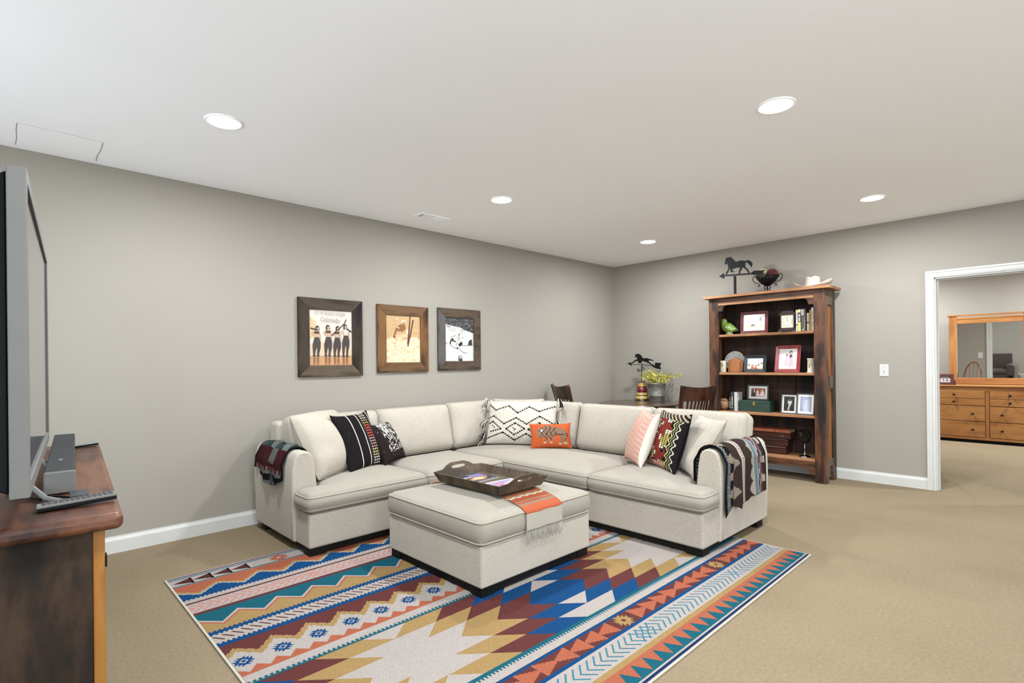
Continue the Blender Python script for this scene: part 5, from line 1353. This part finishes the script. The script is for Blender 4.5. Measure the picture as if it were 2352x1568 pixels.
H2 = [(1085,275),(1090,255),(1085,230),(1100,238),(1112,228),(1140,228),(1165,242),(1185,265),(1190,282),(1215,288),(1250,286),(1275,292),(1300,300),(1355,318),(1350,326),(1310,320),(1280,318),(1285,335),(1310,352),(1340,378),(1330,384),(1295,360),(1265,345),(1245,335),(1215,328),(1190,318),(1180,335),(1170,350),(1135,348),(1130,325),(1112,318),(1070,330),(1045,350),(1035,345),(1060,322),(1095,302),(1115,298),(1118,270),(1105,265),(1095,278)]
MB().prism([vm(*q) for q in H2], -.007, .007, 'x').build('horse', m_blackmetal, vs_, .002)
MB().tube([(0,)+vm(1030,358), (0,)+vm(1345,385)], .004, 6).build('arrow_bar', m_blackmetal, vs_)
MB().prism([vm(*q) for q in ((962,346),(1035,335),(1020,352),(1038,382))], -.006, .006, 'x').build('arrow_head', m_blackmetal, vs_)
MB().prism([vm(*q) for q in ((1320,375),(1345,370),(1372,390),(1378,348),(1465,356),(1440,392),(1456,435),(1400,425),(1350,405))], -.005, .005, 'x').build('arrow_tail', m_blackmetal, vs_)
MB().tube([(0,0,.25),(0,.004,.33),(0,.0,.40),(0,0,.475),(0,-.01,.51)], .006, 6).build('rod', m_blackmetal, vs_)
sc_ = MB()
for q in ([(1120,420),(1122,460),(1130,425),(1160,430),(1140,465)], [(1140,440),(1200,440),(1230,425),(1190,400),(1200,420)], [(1400,455),(1420,465),(1445,450),(1420,490)]): sc_.tube([(0,)+vm(*p_) for p_ in q], .0045, 5)
sc_.build('scrollwork', m_blackmetal, vs_)
# galvanised bucket + forsythia
BKX, BKY = 6.40, 3.80
bu = empty('metal_bucket', 'galvanised metal bucket holding yellow flowers on the table', 'bucket', (BKX, BKY, TBZ+.0005))
m_gal = plain('galvanised_metal', (138,134,126), .45, metal=.55, var=.12, vs=12)
MB().lathe([(.002,0),(.096,0),(.098,.004),(.101,.07),(.104,.072),(.105,.076),(.102,.08),(.122,.232),(.126,.236),(.126,.242),(.121,.243),(.118,.23),(.094,.008),(.002,.006)], 40, cap=False).build('pail', m_gal, bu)
MB().tube(crs([(-.045,.118,.225),(-.09,.09,.19),(-.125,.03,.135),(-.128,-.04,.10),(-.10,-.09,.10),(-.055,-.112,.13)]), .0028, 6).build('wire_handle', m_silver, bu)
for s_ in (-1, 1): MB().box(-.05-.012, -.05+.012, s_*.108-.004, s_*.108+.004, .2, .236).build('handle_lug', m_gal, bu, .002)
fo = empty('forsythia_bunch', 'bunch of yellow forsythia sprays standing in the metal bucket', 'flowers', (BKX, BKY, TBZ))
m_stem = plain('twig_brown', (96,82,52), .8); m_yel = attr_mat('petal_yellow', .7, .1, 90, .2, bump=0)
rr = random.Random(21); bl2 = MB()
for k in range(38):
    a = rr.uniform(0, 2*pi); L_ = rr.uniform(.16,.30); out = rr.uniform(.35,1.0)
    if k in (0, 1, 2, 3): a = radians(-90+rr.uniform(-22,22)); L_ = .36; out = 1.0
    if k in (4, 5, 6): a = radians(95+rr.uniform(-25,25)); L_ = .30; out = .95
    if k in (7, 8): L_ = .36; out = .4
    if k > 27: a = radians(rr.uniform(40,140)); L_ = rr.uniform(.24,.34); out = rr.uniform(.35,.75)
    P = []
    for i in range(8):
        q = i/7; P.append(Vector((cos(a)*(.03+L_*out*q*q*.9), sin(a)*(.03+L_*out*q*q*.9), .12+.12*min(1,q*1.6)+L_*(1-out*.62)*q*.9)))
    MB().tube(P, [.0026-.0016*i/7 for i in range(8)], 5).build('stem', m_stem, fo)
    for j in range(24):
        q = rr.uniform(.38, 1.0 if k not in (7,8) else .7)*7; i = min(6, int(q)); c = P[i].lerp(P[i+1], q-i)+Vector((rr.gauss(0,.014), rr.gauss(0,.014), rr.gauss(0,.012)))
        up_ = Vector((rr.gauss(0,1), rr.gauss(0,1), rr.gauss(.3,1))).normalized(); e1 = up_.orthogonal().normalized(); e2 = up_.cross(e1)
        col = rr.choice(((212,204,84),(196,184,62),(226,220,122),(168,160,60)))
        for m_ in range(4):
            a2 = pi/2*m_; d = e1*cos(a2)+e2*sin(a2); s2 = e1*-sin(a2)+e2*cos(a2); r0 = .014
            bl2.add([c, c+d*r0*.55+s2*.0035+up_*.003, c+d*r0+up_*.005, c+d*r0*.55-s2*.0035+up_*.003], [(0,1,2,3)], col)
tag(bl2.build('blossoms', m_yel, fo), kind='stuff')

# ------------------------------------------------------------------ console, television and what stands on it
CZ = .87; CA = -math.atan2(.075, .9972)
cs = empty('media_console', 'long rustic dark wood media console under the television', 'console', (.262, 1.93, 0), CA)
m_ct = wood('console_top', [(52,26,15),(92,52,32),(118,72,46),(72,38,23)], 1.0, (1,.12,1), .45, coat=.15, bump=.2)
m_cs = wood('console_side', [(22,15,10),(46,32,22),(74,54,37),(30,21,14)], .8, (1,1,.3), .8)
m_co = wood('console_post', [(130,80,26),(162,104,40),(176,118,50),(146,92,32)], 1.0, (1,1,.1), .45, coat=.2)
MB().box(-.56, 0.0, .075, 2.07, CZ-.052, CZ).build('top', m_ct, cs, .02, seg=4)
MB().box(-.52, -.075, .118, .14, 0, CZ-.052).build('end_panel', m_cs, cs, .002)
MB().box(-.075, -.045, .114, .15, 0, CZ-.052).build('corner_post', m_co, cs, .004)
MB().box(-.52, -.06, 2.0, 2.03, 0, CZ-.052).build('end_panel', m_cs, cs, .002); MB().box(-.075, -.045, 1.995, 2.03, 0, CZ-.052).build('corner_post', m_co, cs, .004)
MB().box(-.52,-.5,.14,2.0,.05,CZ-.052).build('back_panel', m_cs, cs); MB().box(-.5,-.06,.14,2.0,.06,.085).build('bottom_board', m_cs, cs)
for i in range(3):
    y0 = .16+i*.61; d_ = MB().box(-.062,-.046,y0,y0+.6,.09,CZ-.06).build('door', m_cs, cs, .004)
    MB().box(-.046,-.038,y0+.5,y0+.515,.36,.48).build('pull', m_blackmetal, d_, .002)
MB().box(-.046,-.040,.116,.15,.70,.735).build('hinge', m_blackmetal, cs, .001)
tv = empty('television', 'large flat television with silver frame on the console at left', 'television', (.262, 1.93, 0), CA)
TX, TY0, TY1, TZ0, TZ1 = -.209, .003, 1.53, .962, 1.862
fm = .034
b = MB()
m_scr = plain('tv_glass', (14,14,15), .08, spec=.6, coat=.25)
for (y0, y1, z0, z1, nm) in ((TY0,TY0+fm,TZ0,TZ1,'side_bezel'),(TY1-fm,TY1,TZ0,TZ1,'side_bezel'),(TY0+fm,TY1-fm,TZ1-fm,TZ1,'top_bezel'),(TY0+fm,TY1-fm,TZ0,TZ0+fm*1.2,'bottom_bezel')):
    MB().box(TX-.042, TX, y0, y1, z0, z1).build(nm, m_silver, tv, .003)
MB().box(TX-.03, TX-.010, TY0+fm-.002, TY1-fm+.002, TZ0+fm, TZ1-fm+.002).build('bezel_gap', m_bplast, tv)
MB().box(TX-.028, TX-.0065, TY0+fm+.008, TY1-fm-.008, TZ0+fm*1.2+.004, TZ1-fm-.008).build('screen', m_scr, tv)
MB().prism([(-.10+TX,TZ0+.04),(TX-.042,TZ0+.012),(TX-.042,TZ1-.012),(TX-.10,TZ1-.06)], TY0+.012, TY1-.012, 'y').build('rear_cover', m_bplast, tv, .006)
for z in (1.25, 1.42, 1.6): MB().lathe([(.006,0),(.006,.002)], 10, mx=Matrix.Translation((TX-.06,TY0+.012,z)) @ Matrix.Rotation(pi/2,4,'X')).build('vent_hole', m_blackmetal, tv)
for y in (.52, 1.2):
    MB().tube([(TX-.05,y-.0,TZ0+.02),(TX-.03,y-.02,TZ0-.04),(TX+.02,y-.12,CZ+.012),(TX+.065,y-.20,CZ+.008)], .0085, 8).build('stand_foot', m_silver, tv)
    MB().tube([(TX-.05,y,TZ0+.02),(TX-.08,y-.02,TZ0-.04),(TX-.16,y-.1,CZ+.012),(TX-.2,y-.14,CZ+.008)], .0085, 8).build('stand_foot', m_silver, tv)
sb = empty('soundbar', 'long black soundbar with silver ends in front of the television', 'soundbar', (.262, 1.93, CZ+.0005), CA)
MB().box(-.198,-.112,.515,1.872,.004,.08).build('grille_body', plain('black_grille', (26,25,26), .8, bump=.5, vs=30), sb, .006, seg=3)
for y0, y1 in ((.497,.516),(1.871,1.889)): MB().box(-.199,-.111,y0,y1,.003,.081).build('end_cap', m_silver, sb, .006, seg=3)
for y in (.6, 1.78): MB().box(-.19,-.12,y,y+.04,0,.005).build('rubber_foot', m_bplast, sb)
MB().box(-.163,-.151,.80,.835,.0802,.0812).build('badge', plain('badge_grey', (120,120,122), .4), sb)
def remote(name, label, x0, x1, y, z, th, tilt, m1, nb):
    t = empty(name, label, 'remote control', (0,0,0)); t.matrix_world = cs_m @ Matrix.Translation((x0, y, z)) @ Matrix.Rotation(tilt, 4, 'Z') @ Matrix.Rotation(-.05, 4, 'Y')
    L_ = x1-x0
    MB().box(0, L_, -.024, .024, .0, th*.55).build('lower_shell', m_bplast, t, .004); MB().box(-.001, L_+.001, -.025, .025, th*.55, th).build('upper_shell', m1, t, .003)
    if nb:
        for i in range(13):
            for j in range(3): MB().box(.012+i*.0138, .022+i*.0138, -.019+j*.0135, -.008+j*.0135, th, th+.0028).build('button', plain('button_grey', (52,52,56), .5), t, .001)
cs_m = Matrix.Translation((.262, 1.93, 0)) @ Matrix.Rotation(CA, 4, 'Z')
remote('remote_control', 'silver remote control with grey buttons on the near end of the console', -.205, -.008, .252, CZ+.001, .02, .03, m_silver, True)
remote('remote_control', 'slim dark remote control at the far end of the console', -.135, -.008, 1.87, CZ+.001, .014, .25, plain('grey_plastic', (120,120,120), .4), False)
mbx = empty('media_box', 'small black media box behind the silver remote', 'media box', (0,0,0)); mbx.matrix_world = cs_m @ Matrix.Translation((-.103, .40, CZ+.0008))
MB().box(-.027,.027,-.05,.05,0,.018).build('casing', plain('box_grey', (44,46,52), .4), mbx, .004); MB().box(-.01,.01,-.0505,-.05,.005,.012).build('port', m_bplast, mbx)
cb = MB().tube([Vector((-.13,.40,CZ+.006)), Vector((-.17,.46,CZ+.006)), Vector((-.205,.42,CZ+.006)), Vector((-.24,.5,CZ+.006)), Vector((-.30,.62,CZ+.006))], .004, 6).build('power_cable', m_bplast)
cb.matrix_world = cs_m; tag(cb, 'black cable running from the media box behind the television', 'cable')

# ------------------------------------------------------------------ bedroom seen through the doorway
DXF = 10.79; dang = radians(2.5)
m_pine = wood('honey_pine', [(120,72,32),(168,108,56),(188,128,70),(146,90,44)], 1.0, (.1,1,1), .4, coat=.3, bump=.08, pos=(.3,.46,.56,.72)); m_pinev = wood('honey_pine_v', [(120,72,32),(164,104,54),(182,122,66),(146,90,44)], 1.0, (1,1,.1), .4, coat=.3, bump=.08, pos=(.3,.46,.56,.72))
m_knob = plain('dark_bronze_knob', (38,32,28), .4, metal=.5)
ds = empty('pine_dresser', 'wide honey pine dresser with round dark knobs in the bedroom', 'dresser', (DXF, .765, 0), -pi/2-dang)
# local: x right, y back
MB().box(-.80,.80,.02,.50,.075,.865).build('carcass', m_pinev, ds, .003); MB().box(-.825,.825,-.02,.52,.865,.886).build('dresser_top', m_pine, ds, .006)
MB().box(-.78,.78,.05,.48,0,.076).build('plinth', m_black, ds)
MB().box(-.81,.81,-.006,.02,.80,.865).build('top_moulding', m_pine, ds, .004); MB().box(-.80,.80,-.004,.02,.05,.088).build('bottom_moulding', m_pine, ds, .003); MB().box(-.022,.022,-.002,.02,.088,.80).build('centre_stile', m_pinev, ds, .003)
for s_ in (-1, 1):
    for z0, z1 in ((.575,.80),(.335,.565),(.092,.325)):
        xa, xb = (-.79,-.028) if s_ < 0 else (.028,.79)
        d_ = MB().box(xa, xb, -.006, .015, z0, z1).build('drawer', m_pine, ds, .005)
        if z1 > .7:
            zc = (z0+z1)/2; MB().box(xa+.004, xb-.004, -.0072, -.0055, zc-.002, zc+.002).build('groove', plain('groove_brown', (74,44,22), .7), d_); MB().box((xa+xb)/2-.17,(xa+xb)/2-.166,-.0072,-.0055,z0+.006,z1-.006).build('groove', plain('groove_brown', (74,44,22), .7), d_)
            spots = [((xa+xb)/2+dx, zc+dz) for dx in ((.02,) if s_ < 0 else (-.15,.2)) for dz in (-.055,.055)]
            if s_ < 0: spots += [((xa+xb)/2-.3, zc+dz) for dz in (-.055,.055)]
        else: spots = [(xa+.14, (z0+z1)/2), (xb-.14, (z0+z1)/2)]
        for x_, z_ in spots: MB().lathe([(.007,0),(.007,.012),(.017,.018),(.018,.026),(.010,.031),(.001,.032)], 14, mx=Matrix.Translation((x_, -.006, z_)) @ Matrix.Rotation(pi/2, 4, 'X')).build('knob', m_knob, d_)
mr = empty('dresser_mirror', 'pine framed mirror standing on the bedroom dresser', 'mirror', (DXF+.44, .765, .8865), -pi/2+radians(1.2))
TL = radians(1.1)
mt_ = Matrix.Rotation(TL, 4, 'X')
def mrp(name, m, *a, bev=.004): return MB().box(*a, mx=mt_).build(name, m, mr, bev)
mrp('frame_side', m_pinev, -.49,-.39,-.02,.02,.005,1.10); mrp('frame_side', m_pinev, .39,.49,-.02,.02,.005,1.10)
mrp('frame_bottom', m_pine, -.39,.39,-.018,.018,.005,.105); mrp('frame_top', m_pine, -.39,.39,-.018,.018,.98,1.08); mrp('frame_cornice', m_pine, -.51,.51,-.034,.03,1.10,1.125); mrp('cornice_bead', m_pine, -.40,.40,-.026,.01,1.05,1.075)
mm, nt, bb = _nt('mirror_silver'); bb.inputs['Base Color'].default_value = (.9,.91,.9,1); bb.inputs['Metallic'].default_value = 1; bb.inputs['Roughness'].default_value = .015
MB().box(-.395,.395,-.004,.006,.095,.99,mx=mt_).build('mirror_glass', mm, mr)
pf = empty('photo_frame', 'carved dark red photo frame on the pine dresser', 'photo frame', (DXF+.10, 1.275, .8865), -pi/2-.1)
cf = plain('carved_red', (78,30,26), .5, var=.3, vs=60)
mitre_frame(pf, .22, .175, .04, .02, (cf,)*4, lambda u, v, h: (u-.11, v*.15-h, v*.99))
b = MB(); b.add([(-.08,.005,.03),(.08,.005,.03),(.08,.025,.145),(-.08,.025,.145)], [(0,1,2,3)], (196,182,180)); b.build('mat_board', m_print, pf, solid=.002)
flat_print('photo_print', [bg((206,196,196))]+person(.3,.3,.55,(70,50,44),(206,170,150),(90,84,90))+person(.7,.3,.55,(60,44,40),(200,164,146),(60,56,60)), lambda u, v, h: (-.055+u*.11, .0085+v*.015-h-.004, .045+v*.085), m_print, pf, .0002)
jb_ = empty('trinket_box', 'small dark red box beside the dresser mirror', 'box', (DXF+.2, 1.19, .8865), -pi/2); MB().box(-.035,.035,-.03,.03,0,.055).build('body', cf, jb_, .004); MB().box(-.037,.037,-.032,.032,.055,.075).build('lid', cf, jb_, .006)
# windsor chair in the bedroom (seen in the mirror)
wc = empty('windsor_chair', 'bow-back wooden chair seen in the dresser mirror', 'chair', (7.75, 1.22, 0), radians(-60))
m_wc = wood('windsor_wood', [(90,48,24),(140,84,46),(160,100,58),(110,62,34)], 1.0, (1,1,.2), .4)
MB().lathe([(.002,.43),(.21,.43),(.225,.445),(.215,.465),(.002,.455)], 28, cap=False).build('seat', m_wc, wc)
MB().tube([(.2*cos(a), -.17-.06*sin(a), .46+.62*sin(a)**.8) for a in [pi*i/20 for i in range(21)]], .013, 8).build('bow', m_wc, wc)
for i in range(7):
    a = pi*(i+1)/8; MB().tube([(.15*cos(a), -.17, .46), (.2*cos(a), -.17-.06*sin(a), .46+.62*sin(a)**.8)], .006, 6).build('spindle', m_wc, wc)
for sx in (-1,1):
    for sy in (-1,1): MB().tube([(sx*.2,sy*.19,0),(sx*.13,sy*.12,.44)], [.011,.016], 8).build('leg', m_wc, wc)
# brown armchair behind the camera (seen in the mirror)
m_ac = fabric('brown_velvet', (58,48,42), .7, 120); acz = empty('armchair', 'dark brown rolled-back armchair reflected in the dresser mirror', 'armchair', (-.95, .95, 0), radians(-90))
MB().box(-.44,.44,-.40,.42,.1,.32).build('base', m_ac, acz, .03, seg=3)
for s_ in (-1,1): MB().prism([(s_*.27,.1),(s_*.46,.1),(s_*.47,.56),(s_*.43,.62),(s_*.34,.64),(s_*.28,.6)], -.40, .42, 'y').build('arm', m_ac, acz, .02, seg=3)
put_cushion('seat_cushion', acz, m_ac, ([(-.265,-.25),(.265,-.25),(.265,.44),(-.265,.44)], .32, .46), pipe=0, crown=.03)
MB().prism([(-.42,.3),(-.24,.3),(-.27,.6),(-.33,.9),(-.40,.97),(-.48,.95),(-.46,.8)], -.42, .42, 'x').build('backrest', m_ac, acz, .03, seg=3)
for sx in (-1,1):
    for sy in (-1,1): MB().tube([(sx*.38,sy*.34,0),(sx*.38,sy*.34,.11)], [.015,.022], 8).build('leg', m_black, acz)

bkt = empty('wicker_basket', 'woven basket with a loop handle reflected beside the armchair in the mirror', 'basket', (-.75, .22, 0))
m_wk = plain('wicker', (170,156,132), .9, var=.25, vs=40)
b = MB()
for k in range(14): b.tube([((.15+.03*k/13)*cos(a), (.15+.03*k/13)*sin(a), .014+k*.022) for a in [2*pi*i/24 for i in range(24)]], .0125, 6, closed=True)
b.build('woven_body', m_wk, bkt); MB().lathe([(.002,.004),(.15,.004),(.15,.012),(.002,.012)], 24, cap=False).build('bottom', m_wk, bkt)
for s_ in (-1, 1): MB().tube([(-.05, s_*.175, .30), (-.04, s_*.178, .37), (.04, s_*.178, .37), (.05, s_*.175, .30)], .009, 6).build('loop_handle', m_wk, bkt)
